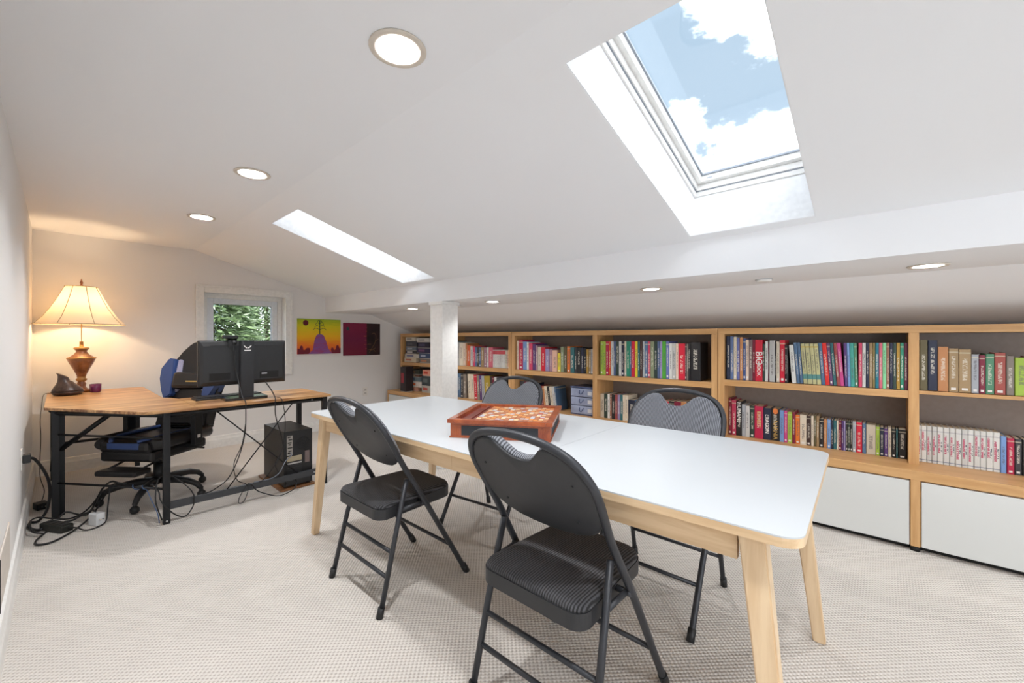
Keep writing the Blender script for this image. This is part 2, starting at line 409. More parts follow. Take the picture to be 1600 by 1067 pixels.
for x, y, lb in ((2.80, .52, 'small flat white disc on the soffit between two recessed lamps'), (2.82, 3.33, 'small flat white disc on the soffit close to the post')):
    t = thing('soffit_disc', lb, 'detector', (x, y, ZB0), 0, 'flat discs on the soffit')
    part('body', trim_m, t, lathe, [(0, -.014), (.034, -.014), (.04, -.010), (.042, 0), (0, 0)])
    part('rim', gask_m, t, lathe, [(.042, -.002), (.046, -.001), (.046, 0), (.042, 0)])

# ------------------------------------------------------------------ bookcases
UX, UD = 3.40, .33            # front plane and depth of the upper shelf units
BXF = 3.24                    # front plane of the deeper low cabinets
ZT = 1.283; ZW0, ZW1 = .405, .458
UN = [(5.31, 3.085), (3.08, .942), (.937, -1.20)]         # Y ranges of the three units (far to near)
MIDY = [4.25, 2.018, -.1385]
SH = [[(.865, .045), (.865, .045)], [(.865, .05), (.865, .045)], [(.893, .045), (.897, .02)]]
lab = ['oak open bookcase unit beside the end wall, board games and books', 'oak open bookcase unit holding the small blue drawer tower', 'oak open bookcase unit holding old hardbacks and a white matching set']
lowl = ['low oak cabinet run under the board games beside the end wall', 'low oak cabinet with white drawers under the blue drawer tower', 'low oak cabinet with white drawers under the white matching book set']
dark_m = mat('gap_foot_black', (20, 20, 20), .6)
for i, (ya, yb) in enumerate(UN):
    t = thing('bookcase', lab[i], 'bookcase', (UX, yb, ZW1), 0, 'oak bookcase units along the low wall')
    L = ya-yb; mz = ZT-ZW1; my = MIDY[i]-yb; T = .044
    part('top_board', oak_m, t, box, 0, UD, 0, L, mz-T, mz, bev=.0015)
    for y0 in (0, L-T): part('side_panel', oakv_m, t, box, 0, UD, y0, y0+T, 0, mz-T, bev=.0015)
    part('divider', oakv_m, t, box, 0.0, UD-.012, my-.023, my+.023, 0, mz-T, bev=.0015)
    part('back_panel', backp_m, t, box, UD-.012, UD, T, L-T, 0, mz-T)
    for k, (y0, y1) in enumerate(((my+.023, L-T), (T, my-.023))):
        z, th = SH[i][k]
        part('shelf_board', oak_m, t, box, 0.002, UD-.012, y0, y1, z-th-ZW1, z-ZW1, bev=.0015)
    # low cabinet
    y1 = ya+.09 if i == 0 else ya
    t = thing('low_cabinet', lowl[i], 'cabinet', (BXF, yb, 0), 0, 'low cabinets with white drawers')
    L = y1-yb; my = MIDY[i]-yb
    part('worktop', oak_m, t, box, 0, UX+UD-BXF, 0, L, ZW0, ZW1, bev=.0015)
    part('body', oakv_m, t, box, .022, UX+UD-BXF, .002, L-.002, .03, ZW0)
    for a in (0, my-.02, L-.04): part('upright', oakv_m, t, box, 0.0, .0215, a, a+.04, .03, ZW0, bev=.001)
    part('gap_shade_block', dark_m, t, box, .05, .40, .02, L-.02, .001, .03)  # black block stands in for the shaded gap under the cabinet
    for k, (a, b) in enumerate(((my+.02, L-.04), (.04, my-.02))):
        part('drawer_front', drawer_m, t, box, -.002, .0205, a+.005, b-.005, .034, ZW0-.008, bev=.0015)
    for yy in (.08, my, L-.1): part('foot', dark_m, t, lathe, [(0, 0), (.022, 0), (.022, .03), (0, .03)], (.03, yy, 0), 16)

# ------------------------------------------------------------------ books
def book_mat(name, style):
    m = bpy.data.materials.new(name); m.use_nodes = True; t = m.node_tree; b = t.nodes['Principled BSDF']; b.inputs['Roughness'].default_value = .45
    oi = N(t, 'ShaderNodeObjectInfo'); c = N(t, 'ShaderNodeTexCoord'); s = N(t, 'ShaderNodeSeparateXYZ'); t.links.new(c.outputs['Generated'], s.inputs[0])
    def M(op, a, b_=None, c_=None):
        n = N(t, 'ShaderNodeMath', operation=op)
        for i, v in enumerate((a, b_, c_)):
            if v is None: continue
            if isinstance(v, (int, float)): n.inputs[i].default_value = v
            else: t.links.new(v, n.inputs[i])
        return n.outputs[0]
    def band(v, lo, hi): return M('MULTIPLY', M('GREATER_THAN', v, lo), M('LESS_THAN', v, hi))
    rnd = oi.outputs['Random']
    # blurred rows of unreadable print down the spine
    mv = N(t, 'ShaderNodeCombineXYZ'); t.links.new(M('MULTIPLY', s.outputs[1], 2.2), mv.inputs[1]); t.links.new(M('MULTIPLY', s.outputs[2], 24.), mv.inputs[2]); t.links.new(M('MULTIPLY', rnd, 57.), mv.inputs[0])
    z = N(t, 'ShaderNodeTexNoise', i_Scale=1.6, i_Detail=2.); t.links.new(mv.outputs[0], z.inputs['Vector'])
    lo = M('MULTIPLY_ADD', rnd, .18, .16); hi = M('MULTIPLY_ADD', rnd, .2, .66)
    ink = M('MULTIPLY', M('MULTIPLY', band(s.outputs[1], .3, .7), M('MULTIPLY', M('GREATER_THAN', s.outputs[2], lo), M('LESS_THAN', s.outputs[2], hi))), M('GREATER_THAN', z.outputs['Fac'], .47))
    col = oi.outputs['Color']
    def mix(f, a, b_):
        n = N(t, 'ShaderNodeMixRGB'); t.links.new(f, n.inputs[0])
        for i, v in ((1, a), (2, b_)):
            if isinstance(v, tuple): n.inputs[i].default_value = v
            else: t.links.new(v, n.inputs[i])
        return n.outputs[0]
    lum = N(t, 'ShaderNodeRGBToBW'); t.links.new(col, lum.inputs[0])
    inkc = mix(M('GREATER_THAN', lum.outputs[0], .28), (.72, .68, .58, 1), (.10, .09, .10, 1))
    strength = M('MULTIPLY', ink, .6)
    out = mix(strength, col, inkc)
    if style == 'label':     # publisher's block at the foot and a rule near the head
        out = mix(M('MULTIPLY', band(s.outputs[2], .045, .10), band(s.outputs[1], .25, .75)), out, (.75, .72, .68, 1))
        out = mix(M('MULTIPLY', band(s.outputs[2], .90, .93), .6), out, (.6, .55, .4, 1))
    if style in ('series', 'whiteset', 'redtop'): out = mix(M('GREATER_THAN', M('ABSOLUTE', M('SUBTRACT', s.outputs[1], .5)), .44), out, (.16, .16, .14, 1)) if style == 'series' else out  # painted dark edges stand in for shading on the rounded series spines
    if style == 'series':    # pale head, green block
        out = mix(band(s.outputs[2], .12, .24), out, (.09, .25, .24, 1)); out = mix(band(s.outputs[2], .9, .93), out, (.5, .35, .08, 1))
    if style == 'redtop': out = mix(band(s.outputs[2], .76, .97), col, (.6, .08, .1, 1)); out = mix(M('MULTIPLY', ink, .35), out, (.25, .1, .1, 1))
    if style == 'whiteset':
        red = mix(M('MULTIPLY', M('MULTIPLY', band(s.outputs[1], .48, .86), M('MULTIPLY', M('GREATER_THAN', s.outputs[2], lo), M('LESS_THAN', s.outputs[2], hi))), M('GREATER_THAN', z.outputs['Fac'], .43)), col, (.50, .13, .19, 1))
        out = mix(M('MULTIPLY', M('MULTIPLY', band(s.outputs[1], .14, .4), band(s.outputs[2], .33, .6)), M('GREATER_THAN', z.outputs['Fac'], .5)), red, (.12, .13, .15, 1))
        out = mix(band(s.outputs[2], .055, .075), out, (.2, .22, .3, 1)); out = mix(M('MULTIPLY', band(s.outputs[2], .86, .89), .5), out, (.3, .3, .35, 1))
    t.links.new(out, b.inputs['Base Color'])
    MATS[name] = m; return m
BK = {k: book_mat('book_'+k, k) for k in ('plain', 'label', 'series', 'redtop', 'whiteset')}
page_m = mat('book_pages', (214, 204, 182), .8)
white_print = mat('print_white', (238, 236, 232), .6); gold_print = mat('print_gold', (214, 176, 96), .5); orange_print = mat('print_orange', (214, 120, 60), .5)
PAL = dict(navy=(34, 40, 62), black=(30, 29, 32), slate_blue=(84, 102, 140), cream=(212, 200, 180), violet=(104, 112, 170), tan=(188, 130, 84), blue=(62, 86, 138),
  pinkish_cream=(222, 198, 178), grey_brown=(120, 100, 100), maroon=(120, 28, 52), red=(205, 30, 56), dark_green=(46, 64, 56), white=(212, 212, 208), pale_grey=(188, 188, 186),
  dark_grey=(58, 58, 62), blue_grey=(80, 110, 142), pale_olive=(190, 186, 138), scarlet=(228, 48, 42), plum=(104, 66, 108), teal=(48, 102, 108), rust=(152, 72, 70), magenta=(194, 70, 132),
  purple=(84, 54, 114), sky_blue=(116, 150, 200), sea_green=(72, 162, 150), green=(84, 140, 108), rose=(206, 68, 102), olive=(130, 112, 66), turquoise=(26, 122, 142), pink=(208, 104, 122),
  mint=(132, 206, 152), brown=(150, 104, 84), ochre=(176, 136, 54), emerald=(40, 136, 108), burgundy=(92, 34, 56), khaki=(156, 130, 94), sage=(132, 142, 112), orange=(232, 122, 44),
  yellow=(222, 202, 56), lime=(164, 192, 70), peach=(222, 178, 156), mauve=(160, 124, 138), crimson=(184, 32, 72), lilac=(150, 138, 180), gold=(170, 146, 44), silver=(160, 164, 170),
  leaf_green=(80, 165, 54), brick_red=(162, 76, 66), dark_brown=(66, 46, 42), dark_olive=(96, 88, 60), warm_orange=(208, 88, 38), taupe=(128, 118, 108))
BOOKS = []
BAYS = []
for (ya, yb), my in zip(UN, MIDY): BAYS += [(my+.025, ya-.046), (yb+.046, my-.025)]
def add_book(y0, y1, xf, z0, z1, depth, color, style, lean, where, group, wide=None):
    """one book standing with its spine towards the room: cover (root) with a page block as part"""
    th = math.radians(lean); wd = max(.005, abs(y1-y0)*math.cos(th)-.0008); h = (z1-z0)/max(.9, math.cos(th)); t = min(.003, wd*.18)
    bm = BM()
    c_ = min(.004, wd*.22); prism(bm, [(.0035, 0), (.0008, c_*.4), (0, c_), (0, wd-c_), (.0008, wd-c_*.4), (.0035, wd)], 0, h, 'Z'); box(bm, .003, depth, 0, t, 0, h); box(bm, .003, depth, wd-t, wd, 0, h)
    o = obj('book', bm, BK[style]); kf = random.uniform(.94, 1.04); o.color = lin([max(4, min(250, c*kf)) for c in PAL[color]])
    bm = BM(); box(bm, .0032, depth-.004, t+.0002, wd-t-.0002, .003, h-.003); obj('page_block', bm, page_m, o)
    o.location = (xf, min(y0, y1)+.0004, z0+.0008)
    if lean:
        o.rotation_euler = (-th, 0, 0)
        o.location.z = z0+.0008+wd*math.sin(th)
    BOOKS.append((o, color, wd, h, where, group)); return o
def shelf_run(org, sc, xf, z0, depth, rows, where, group):
    out = []
    for r in rows:
        x0, x1, yt, col = r[:4]; style = r[4] if len(r) > 4 else random.choice(['plain', 'plain', 'label']); lean = r[5] if len(r) > 5 else 0
        u0, u1 = org[0]+x0/sc, org[0]+x1/sc; vt = org[1]+yt/sc
        z1 = onX((u0+u1)/2, vt, xf)[2]
        ya, yb = onX(u1, 500, xf)[1], onX(u0, 500, xf)[1]
        lo, hi = next(q for q in BAYS if q[0]-.03 < (ya+yb)/2 < q[1]+.03); ya, yb = max(ya, lo), min(yb, hi)
        if yb-ya < .005: continue
        out.append(add_book(ya, yb, xf+random.uniform(0, .004), z0, z1, depth*random.uniform(.92, 1.), col, style, lean, where, group))
    return out
def seq(x0, yt, items, style=None, lean=0):
    """items: 'color width color width ...' laid side by side from x0; yt may slope as (start, end)"""
    a = items.split(); out = []; x = x0; n = len(a)//2
    for i in range(n):
        wd = float(a[2*i+1]); c = a[2*i]
        y = yt if not isinstance(yt, tuple) else yt[0]+(yt[1]-yt[0])*i/max(1, n-1)
        if c != 'gap': out.append((x, x+wd, y, c, style or random.choice(['plain', 'plain', 'label']), lean))
        x += wd
    return out
XU = UX+.012
ZA, ZD, ZE = .867, .895, .899
# bay with the big red handbook, upper shelf
r = seq(133, 226, 'navy 52 slate_blue 47') + [(232, 275, 233, 'cream', 'label'), (275, 315, 246, 'violet', 'plain'), (315, 362, 241, 'tan', 'plain'), (362, 400, 256, 'blue', 'label'),
  (400, 445, 276, 'pinkish_cream', 'label'), (445, 495, 271, 'grey_brown', 'plain'), (495, 530, 281, 'maroon', 'plain'), (530, 635, 276, 'red', 'plain'), (636, 667, 331, 'dark_green', 'plain'),
  (668, 710, 296, 'white', 'plain'), (711, 727, 320, 'burgundy', 'plain'), (728, 805, 286, 'pale_grey', 'plain'), (806, 824, 330, 'black', 'plain'), (825, 871, 301, 'cream', 'label'), (874, 944, 281, 'red', 'label'),  # slim black book here stands in for a shaded gap between spines
  (945, 975, 351, 'black', 'label'), (975, 988, 370, 'dark_grey', 'plain'), (1042, 1106, 350, 'white', 'plain', 4), (1110, 1155, 316, 'blue_grey', 'plain', 4), (1156, 1202, 318, 'blue_grey', 'plain', 4)]
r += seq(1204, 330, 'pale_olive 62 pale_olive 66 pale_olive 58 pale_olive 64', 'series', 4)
GD = 'books on the upper shelf beside the big red handbook'
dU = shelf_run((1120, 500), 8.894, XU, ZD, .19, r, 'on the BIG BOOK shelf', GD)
bigbook = dU[9]
r = seq(122, 322, 'blue_grey 52 scarlet 63 plum 47 teal 50 rust 48 magenta 54', None, 4) + seq(442, 322, 'purple 46 sky_blue 38 sea_green 60 green 44', None, 1.5)
r += seq(634, 320, 'rose 52 white 50 navy 46 khaki 48 olive 36 turquoise 52 pink 50 mint 52 brown 46 navy 46 dark_green 50 ochre 52 emerald 52 burgundy 54')
shelf_run((1270, 500), 8.894, XU, ZD, .15, r, 'on the BIG BOOK shelf', GD)
# upper shelf of old hardbacks
GE = 'old hardbacks on the thin shelf'
r = [(128, 225, 236, 'dark_olive', 'plain'), (226, 342, 242, 'navy', 'plain'), (346, 470, 321, 'tan', 'plain'), (474, 594, 341, 'khaki', 'label'), (595, 745, 351, 'khaki', 'label'), (746, 836, 411, 'silver', 'label'),
  (838, 914, 421, 'maroon', 'label'), (915, 1020, 406, 'green', 'label'), (1021, 1156, 391, 'brick_red', 'label'), (1163, 1258, 428, 'taupe', 'plain'), (1264, 1420, 452, 'lime', 'plain'), (1424, 1530, 440, 'rust', 'label'), (1534, 1640, 452, 'navy', 'label')]
eU = shelf_run((1420, 500), 7.622, XU+.008, ZE, .17, r, 'on the old hardbacks shelf', GE)
# lower shelf: white matching set
XLW = 3.505
bnd = [100, 148, 212, 275, 338, 412, 485, 555, 630, 705, 778, 850, 925, 1005, 1090]
r = [(a+1, b-1, 266+(a-100)*.095, 'white', 'whiteset') for a, b in zip(bnd, bnd[1:])]
r += [(1094, 1166, 397, 'sky_blue', 'plain'), (1170, 1260, 421, 'crimson', 'label'), (1263, 1350, 432, 'dark_grey', 'label'), (1352, 1430, 440, 'black', 'plain'), (1434, 1500, 450, 'teal', 'plain')]
shelf_run((1420, 630), 7.622, XLW, ZW1, .14, r, 'beside the white matching set', 'books standing on the cabinet with the white matching set')
# lower shelf under the red handbook: novels
GN = 'novels on the cabinet below the big red handbook'
r = [(140, 202, 196, 'maroon', 'label'), (204, 267, 226, 'rose', 'label'), (268, 345, 241, 'black', 'plain'), (346, 397, 286, 'silver', 'plain'), (398, 456, 306, 'pale_grey', 'plain'), (460, 521, 306, 'dark_green', 'label'),
  (522, 644, 311, 'crimson', 'plain'), (646, 749, 336, 'navy', 'plain'), (750, 872, 351, 'black', 'plain'), (873, 932, 366, 'sky_blue', 'plain'), (933, 980, 376, 'magenta', 'label'), (981, 1046, 391, 'lime', 'label'), (1047, 1090, 392, 'maroon', 'plain'),
  (1091, 1152, 431, 'orange', 'label'), (1153, 1245, 431, 'cream', 'label'), (1246, 1306, 446, 'dark_brown', 'label'), (1307, 1346, 446, 'cream', 'plain'), (1347, 1380, 440, 'dark_olive', 'plain'), (1381, 1422, 446, 'khaki', 'plain')]
dL = shelf_run((1120, 600), 8.894, XLW, ZW1, .16, r, 'below the BIG BOOK shelf', GN)
r = [(90, 148, 311, 'black', 'label'), (149, 196, 316, 'tan', 'plain'), (197, 250, 321, 'sky_blue', 'label'), (251, 283, 325, 'navy', 'plain'), (284, 330, 330, 'teal', 'plain'), (331, 356, 333, 'cream', 'plain'), (357, 396, 336, 'maroon', 'label'), (397, 428, 338, 'purple', 'plain'),
  (429, 455, 340, 'lilac', 'plain'), (456, 486, 342, 'black', 'label'), (487, 518, 344, 'dark_green', 'label'), (519, 549, 345, 'black', 'label'), (550, 602, 346, 'silver', 'label'), (603, 686, 361, 'red', 'label'), (687, 738, 371, 'blue_grey', 'plain'), (740, 874, 396, 'cream', 'plain'),
  (875, 930, 421, 'lime', 'label'), (931, 990, 431, 'navy', 'label'), (991, 1044, 446, 'purple', 'label'), (1045, 1094, 432, 'cream', 'label'), (1096, 1156, 452, 'black', 'label'), (1157, 1184, 461, 'teal', 'plain'), (1186, 1302, 462, 'black', 'label')]
dL2 = shelf_run((1270, 620), 8.894, XLW, ZW1, .14, r, 'below the BIG BOOK shelf', GN)
# children's books, upper shelf of the next bay
r = seq(52, 156, 'lime 27 lime 29 crimson 32 warm_orange 22 white 28 slate_blue 22 dark_green 33 white 27 navy 28 cream 22 emerald 36 blue_grey 17 red 35 yellow 30 teal 22 dark_brown 28 silver 25 blue_grey 30 rose 27 sage 40 dark_green 33 slate_blue 27 lilac 23 leaf_green 40 violet 33', None)
r += seq(768, (176, 182), 'white 32 pale_grey 38 pinkish_cream 27 red 70 dark_grey 16 taupe 17') + [(968, 990, 176, 'black', 'plain'), (991, 1095, 168, 'black', 'plain')]
shelf_run((930, 510), 6.67, XU, ZA, .2, r, "on the bright children's shelf", "bright children's books on the upper shelf")
r = seq(36, (702, 720), 'cream 54 dark_green 35 white 25 brown 20 black 35 rust 25 lilac 28 teal 27 cream 25 cream 30') + seq(341, (768, 790), 'navy 70 blue_grey 66 maroon 50 black 44 cream 40 burgundy 60 dark_brown 40 red 52 black 58 maroon 70 tan 60 dark_grey 50')
shelf_run((930, 510), 6.67, XLW-.05, ZW1, .2, r, 'behind the ribbed chair back', 'books standing behind the ribbed grey chair back')
# middle bay: upper shelf
r = [(115, 135, 216, 'pinkish_cream'), (136, 177, 206, 'crimson'), (178, 218, 226, 'sky_blue'), (219, 239, 232, 'white'), (240, 279, 241, 'rose'), (280, 309, 251, 'purple'), (310, 331, 266, 'mauve'), (332, 367, 281, 'cream'), (368, 411, 286, 'red'), (412, 454, 301, 'lilac'),
  (455, 484, 306, 'mauve'), (485, 536, 316, 'peach'), (541, 571, 346, 'yellow'), (572, 604, 281, 'sage'), (605, 637, 283, 'dark_olive'), (638, 671, 276, 'orange'), (672, 714, 286, 'teal'), (715, 739, 288, 'dark_grey'), (740, 784, 291, 'black'), (785, 811, 292, 'navy'), (812, 837, 296, 'black'),
  (838, 861, 306, 'ochre'), (862, 887, 303, 'khaki'), (888, 917, 301, 'silver')]
shelf_run((790, 500), 6.67, XU, ZA, .22, r, 'above the blue drawer tower', 'books above the blue drawer tower')
r = seq(150, (640, 660), 'dark_grey 40 maroon 34 cream 30 navy 36') + seq(316, (690, 700), 'rust 34 dark_brown 24 maroon 26 tan 20 cream 30 black 22 cream 30 pale_grey 24 blue_grey 16', None, 7)
shelf_run((790, 500), 6.67, XLW-.06, ZW1, .2, r, 'beside the blue drawer tower', 'leaning books beside the blue drawer tower')
# bay beside the post
r = [(585, 608, 350, 'dark_green'), (610, 630, 361, 'dark_green'), (631, 650, 362, 'pale_grey'), (651, 690, 371, 'cream'), (691, 714, 376, 'pinkish_cream'), (715, 731, 378, 'tan'), (732, 764, 396, 'warm_orange'), (765, 789, 406, 'white'), (790, 814, 408, 'rose')]
r += seq(815, 418, 'slate_blue 20 dark_grey 20 slate_blue 20 khaki 30 mauve 30 white 18 pink 46') + seq(1000, 446, 'white 18 white 19 white 18 white 19 white 18 white 19 white 18', 'redtop') + [(1130, 1149, 450, 'cream'), (1150, 1167, 448, 'peach')]
shelf_run((620, 480), 6.67, XU, ZA, .21, r, 'on the shelf beside the post', 'books on the upper shelf beside the post')
r = seq(585, (690, 690), 'black 24') + [(611, 631, 706, 'white'), (632, 664, 691, 'blue_grey'), (665, 690, 695, 'dark_grey'), (691, 722, 698, 'taupe')] + seq(745, (698, 745), 'cream 32 cream 30 red 32 taupe 26 purple 24 silver 28 gold 60 dark_brown 22 maroon 24 white 24 dark_grey 26 navy 30 crimson 26 black 24', None, 3.5)
shelf_run((620, 480), 6.67, XLW-.07, ZW1, .21, r, 'on the cabinet beside the post', 'books on the cabinet beside the post')
# lettering on the spines that can be read
def spine_text(o, s, size, m, zc=.5, sx=1.):
    h = max(v.co.z for v in o.data.vertices); wd = max(v.co.y for v in o.data.vertices)
    text_mesh('spine_lettering', s, size, m, o, (-.0006, wd/2, h*zc), (PI/2, PI/2, -PI/2), .0003, sx)
spine_text(bigbook, 'BIG', .062, white_print, .56); spine_text(bigbook, 'BOOK', .034, white_print, .28)
spine_text(dL[2], 'HUMANS', .038, white_print, .68); spine_text(dL[8], 'NARNIA', .037, gold_print, .34)
spine_text(dL[6], 'ELDEST', .036, gold_print, .6); spine_text(dL[7], 'ERAGON', .034, white_print, .5)
# labels: colour, size, neighbours
names = [n.replace('_', ' ') for n in PAL]
by = {}
for i, b in enumerate(BOOKS): by.setdefault(b[4], []).append(i)
for wv, idx in by.items():
    base = []
    for k, i in enumerate(idx):
        o, col, wd, h, where, grp = BOOKS[i]; c = col.replace('_', ' ')
        l = BOOKS[idx[k-1]][1].replace('_', ' ') if k > 0 else None
        rr = BOOKS[idx[k+1]][1].replace('_', ' ') if k+1 < len(idx) else None
        th = 'thick' if wd > .034 else ('slim' if wd < .016 else '')
        nb = ('between %s and %s ones' % (l, rr)) if l and rr else ('at the window-wall end' if rr else 'at the opposite end')
        if l == rr and l: nb = 'between two %s ones' % l
        if o.data.materials[0] is BK['whiteset']: tag(o, 'white book with red title from the matching white set', 'book', grp); continue
        if o.data.materials[0] is BK['redtop']: tag(o, 'slim white book with red head from the matching row', 'book', grp); continue
        if o.data.materials[0] is BK['series']: tag(o, 'pale olive book with dark green band from the matching row', 'book', grp); continue
        wds = ('%s %s book %s %s' % (th, c, nb, where)).split()
        if len(wds) > 16: wds = ('%s book %s %s' % (c, nb, where)).split()
        tag(o, ' '.join(wds[:16]), 'book', grp)
def relabel(o, s): o['label'] = s
relabel(bigbook, 'thick bright red book lettered BIG BOOK on its spine'); relabel(dL[2], 'black book with HUMANS in white capitals down its spine')
relabel(dL[8], 'thick black novel with gold NARNIA lettering and fiery picture'); relabel(dL[6], 'thick crimson novel with gold title next to a navy one'); relabel(dL[7], 'thick navy novel with pale title next to a crimson one')
part('spine_picture', orange_print, dL[8], lambda bm: prism(bm, [(.026+.016*math.cos(a), .215+.022*math.sin(a)) for a in [i*PI/8 for i in range(16)]], -.0006, .0004, 'X'))

# ------------------------------------------------------------------ board-game boxes in the far bay
GB = 'board game boxes on the far shelves'
def game(x0, x1, yt, yb, rgb, band, label, xf=UX+.015, depth=.24):
    u0, u1 = 610+x0/8.21, 610+x1/8.21
    y0, y1 = onX(u1, 500, xf)[1], onX(u0, 500, xf)[1]; um = 0
    if xf > UX: y1 = min(y1, BAYS[0][1]); y0 = max(y0, BAYS[0][0])
    um = (u0+u1)/2
    z1, z0 = onX(um, 500+yt/8.21, xf)[2], onX(um, 500+yb/8.21, xf)[2]
    return [y0, y1, z0, z1, xf, depth, rgb, band, label]
def stack(zb, L):
    """boxes piled from the bottom up, kept at the photographed heights"""
    z = zb
    for g in L[::-1]:
        y0, y1, z0, z1, xf, d, rgb, band, label = g; h = max(.012, z1-z0)*.94; z += .0006
        t = thing('game_box', label, 'game box', (xf, y0, z), 0, GB); W = y1-y0
        m1 = mat('game_%d_%d_%d' % rgb, rgb, .5); m2 = mat('game_%d_%d_%d' % band, band, .5)
        part('lid', m1, t, box, 0, d, 0, W, .006, h, bev=.0012); part('tray', mat('game_tray', (190, 184, 176), .6), t, box, .002, d-.002, .002, W-.002, 0, .006)
        part('printed_title', m2, t, box, -.0008, .0004, W*.38, W*.86, h*.35, h*.75)
        z += h
stack(ZA, [game(195, 322, 206, 262, (206, 198, 184), (150, 140, 130), 'cream game box on top of the far upper stack'), game(200, 333, 266, 346, (66, 68, 76), (88, 90, 98), 'thick dark slate game box in the far upper stack'),
  game(200, 330, 352, 398, (96, 108, 128), (170, 178, 190), 'steel blue game box in the far upper stack'), game(195, 337, 400, 447, (44, 44, 52), (200, 200, 200), 'black game box with white mark in the far upper stack'),
  game(184, 366, 450, 502, (196, 190, 180), (110, 116, 150), 'pale game box with blue print in the far upper stack'), game(178, 328, 503, 562, (206, 194, 170), (186, 110, 90), 'cream game box at the bottom of the far upper stack')])
stack(ZA, [game(336, 500, 208, 264, (200, 200, 196), (150, 150, 150), 'white game box topping the stack half behind the post'), game(350, 500, 268, 350, (36, 36, 56), (70, 70, 100), 'dark navy game box half behind the post'),
  game(340, 500, 352, 420, (46, 44, 78), (120, 80, 120), 'indigo game box half behind the post'), game(370, 500, 425, 498, (60, 78, 110), (170, 180, 200), 'blue game box half behind the post'), game(372, 520, 503, 562, (120, 112, 106), (180, 120, 90), 'grey brown game box half behind the post')])
stack(ZW1, [game(250, 362, 622, 690, (60, 62, 54), (120, 90, 70), 'dark olive game box topping the far lower stack'), game(250, 362, 692, 726, (110, 70, 58), (170, 150, 130), 'thin rust game box in the far lower stack'),
  game(236, 372, 729, 790, (112, 126, 132), (60, 80, 100), 'grey teal game box in the far lower stack'), game(206, 398, 792, 866, (216, 210, 204), (216, 96, 50), 'white game box with orange lettering in the far lower stack'), game(226, 346, 868, 922, (204, 150, 130), (176, 60, 48), 'peach and red game box at the bottom of the far stack')])
stack(ZW1, [game(412, 520, 612, 696, (214, 150, 128), (190, 60, 40), 'orange and white game box beside the post, top of its stack'), game(402, 520, 700, 836, (52, 62, 66), (90, 100, 104), 'thick dark game box beside the post'), game(402, 520, 840, 930, (176, 176, 170), (190, 80, 70), 'pale game box with red print beside the post')])
stack(ZW1, [game(128, 198, 575, 912, (34, 24, 28), (150, 40, 50), 'tall dark game box standing on edge by the end wall', 3.27, .12)])

# ------------------------------------------------------------------ blue drawer tower
t = thing('drawer_tower', 'small translucent blue three drawer plastic tower on the cabinet', 'drawer unit', (3.43, onX(927, 600, 3.43)[1], ZW1+.001))
W = onX(891, 600, 3.43)[1]-onX(927, 600, 3.43)[1]
bl = mat('blue_plastic', (70, 84, 122), .35); clr = mat('cloudy_plastic', (150, 160, 186), .25, noise=(9., .18))
part('casing', bl, t, lambda bm: [box(bm, .012, .26, 0, .006, 0, .262), box(bm, .012, .26, W-.006, W, 0, .262), box(bm, .254, .26, .006, W-.006, 0, .262), box(bm, .0, .26, .006, W-.006, 0, .006), box(bm, 0, .26, 0, W, .262, .275, bev=.003)])
for k in range(3):
    z = .01+k*.085
    d = part('drawer', clr, t, box, .0, .24, .008, W-.008, z, z+.078, bev=.003)
    part('handle', bl, d, lambda bm: tube(bm, smooth_path([(-.001, W/2-.022, z+.058), (-.016, W/2-.014, z+.034), (-.018, W/2, z+.026), (-.016, W/2+.014, z+.034), (-.001, W/2+.022, z+.058)], 3), .004, 6))
    part('label_card', mat('label_paper', (204, 206, 210), .7), d, box, -.001, .001, .016, .062, z+.02, z+.055)

# ------------------------------------------------------------------ dining table
TA = math.radians(1.6)
t = thing('dining_table', 'white topped extending table with pale birch frame and splayed legs', 'table', (1.545, 1.392, 0), TA)
TL, TW, TZ = 2.50, .955, .752
def rrect(x0, x1, y0, y1, r, corners=(1, 1, 1, 1), n=8):
    pts = []
    for k, (cx, cy, a) in enumerate(((x1, y1, 0), (x0, y1, 90), (x0, y0, 180), (x1, y0, 270))):
        if not corners[k]: pts.append((cx, cy)); continue
        ox = cx-r if k in (0, 3) else cx+r; oy = cy-r if k in (0, 1) else cy+r
        for i in range(n+1):
            q = math.radians(a+90*i/n); pts.append((ox+r*math.cos(q), oy+r*math.sin(q)))
    return pts
def slab(bm, pts):
    prism(bm, pts, TZ-.026, TZ-.004, 'Z', 1)
    prism(bm, pts, TZ-.0045, TZ, 'Z', 0)
e1 = .02                       # seam between the two leaves, across the table
YS = -.39
part('top_leaf', [tabletop_m, birchx_m], t, slab, rrect(-TW/2, TW/2, YS+.0008, TL/2, .05, (1, 1, 0, 0)))
part('top_leaf', [tabletop_m, birchx_m], t, slab, rrect(-TW/2, TW/2, -TL/2, YS-.0008, .05, (0, 0, 1, 1)))
for sx in (-1, 1):
    x = sx*(TW/2-.055)
    part('apron_long', birchx_m, t, box, x-.011, x+.011, YS+.36, TL/2-.14, TZ-.105, TZ-.027, bev=.001)
    part('apron_long', birchx_m, t, box, x-.011, x+.011, -TL/2+.14, YS+.359, TZ-.105, TZ-.027, bev=.001)
for sy in (-1, 1):
    y = sy*(TL/2-.12)
    part('apron_short', birchx_m, t, box, -TW/2+.08, TW/2-.08, y-.011, y+.011, TZ-.115, TZ-.027, bev=.001)
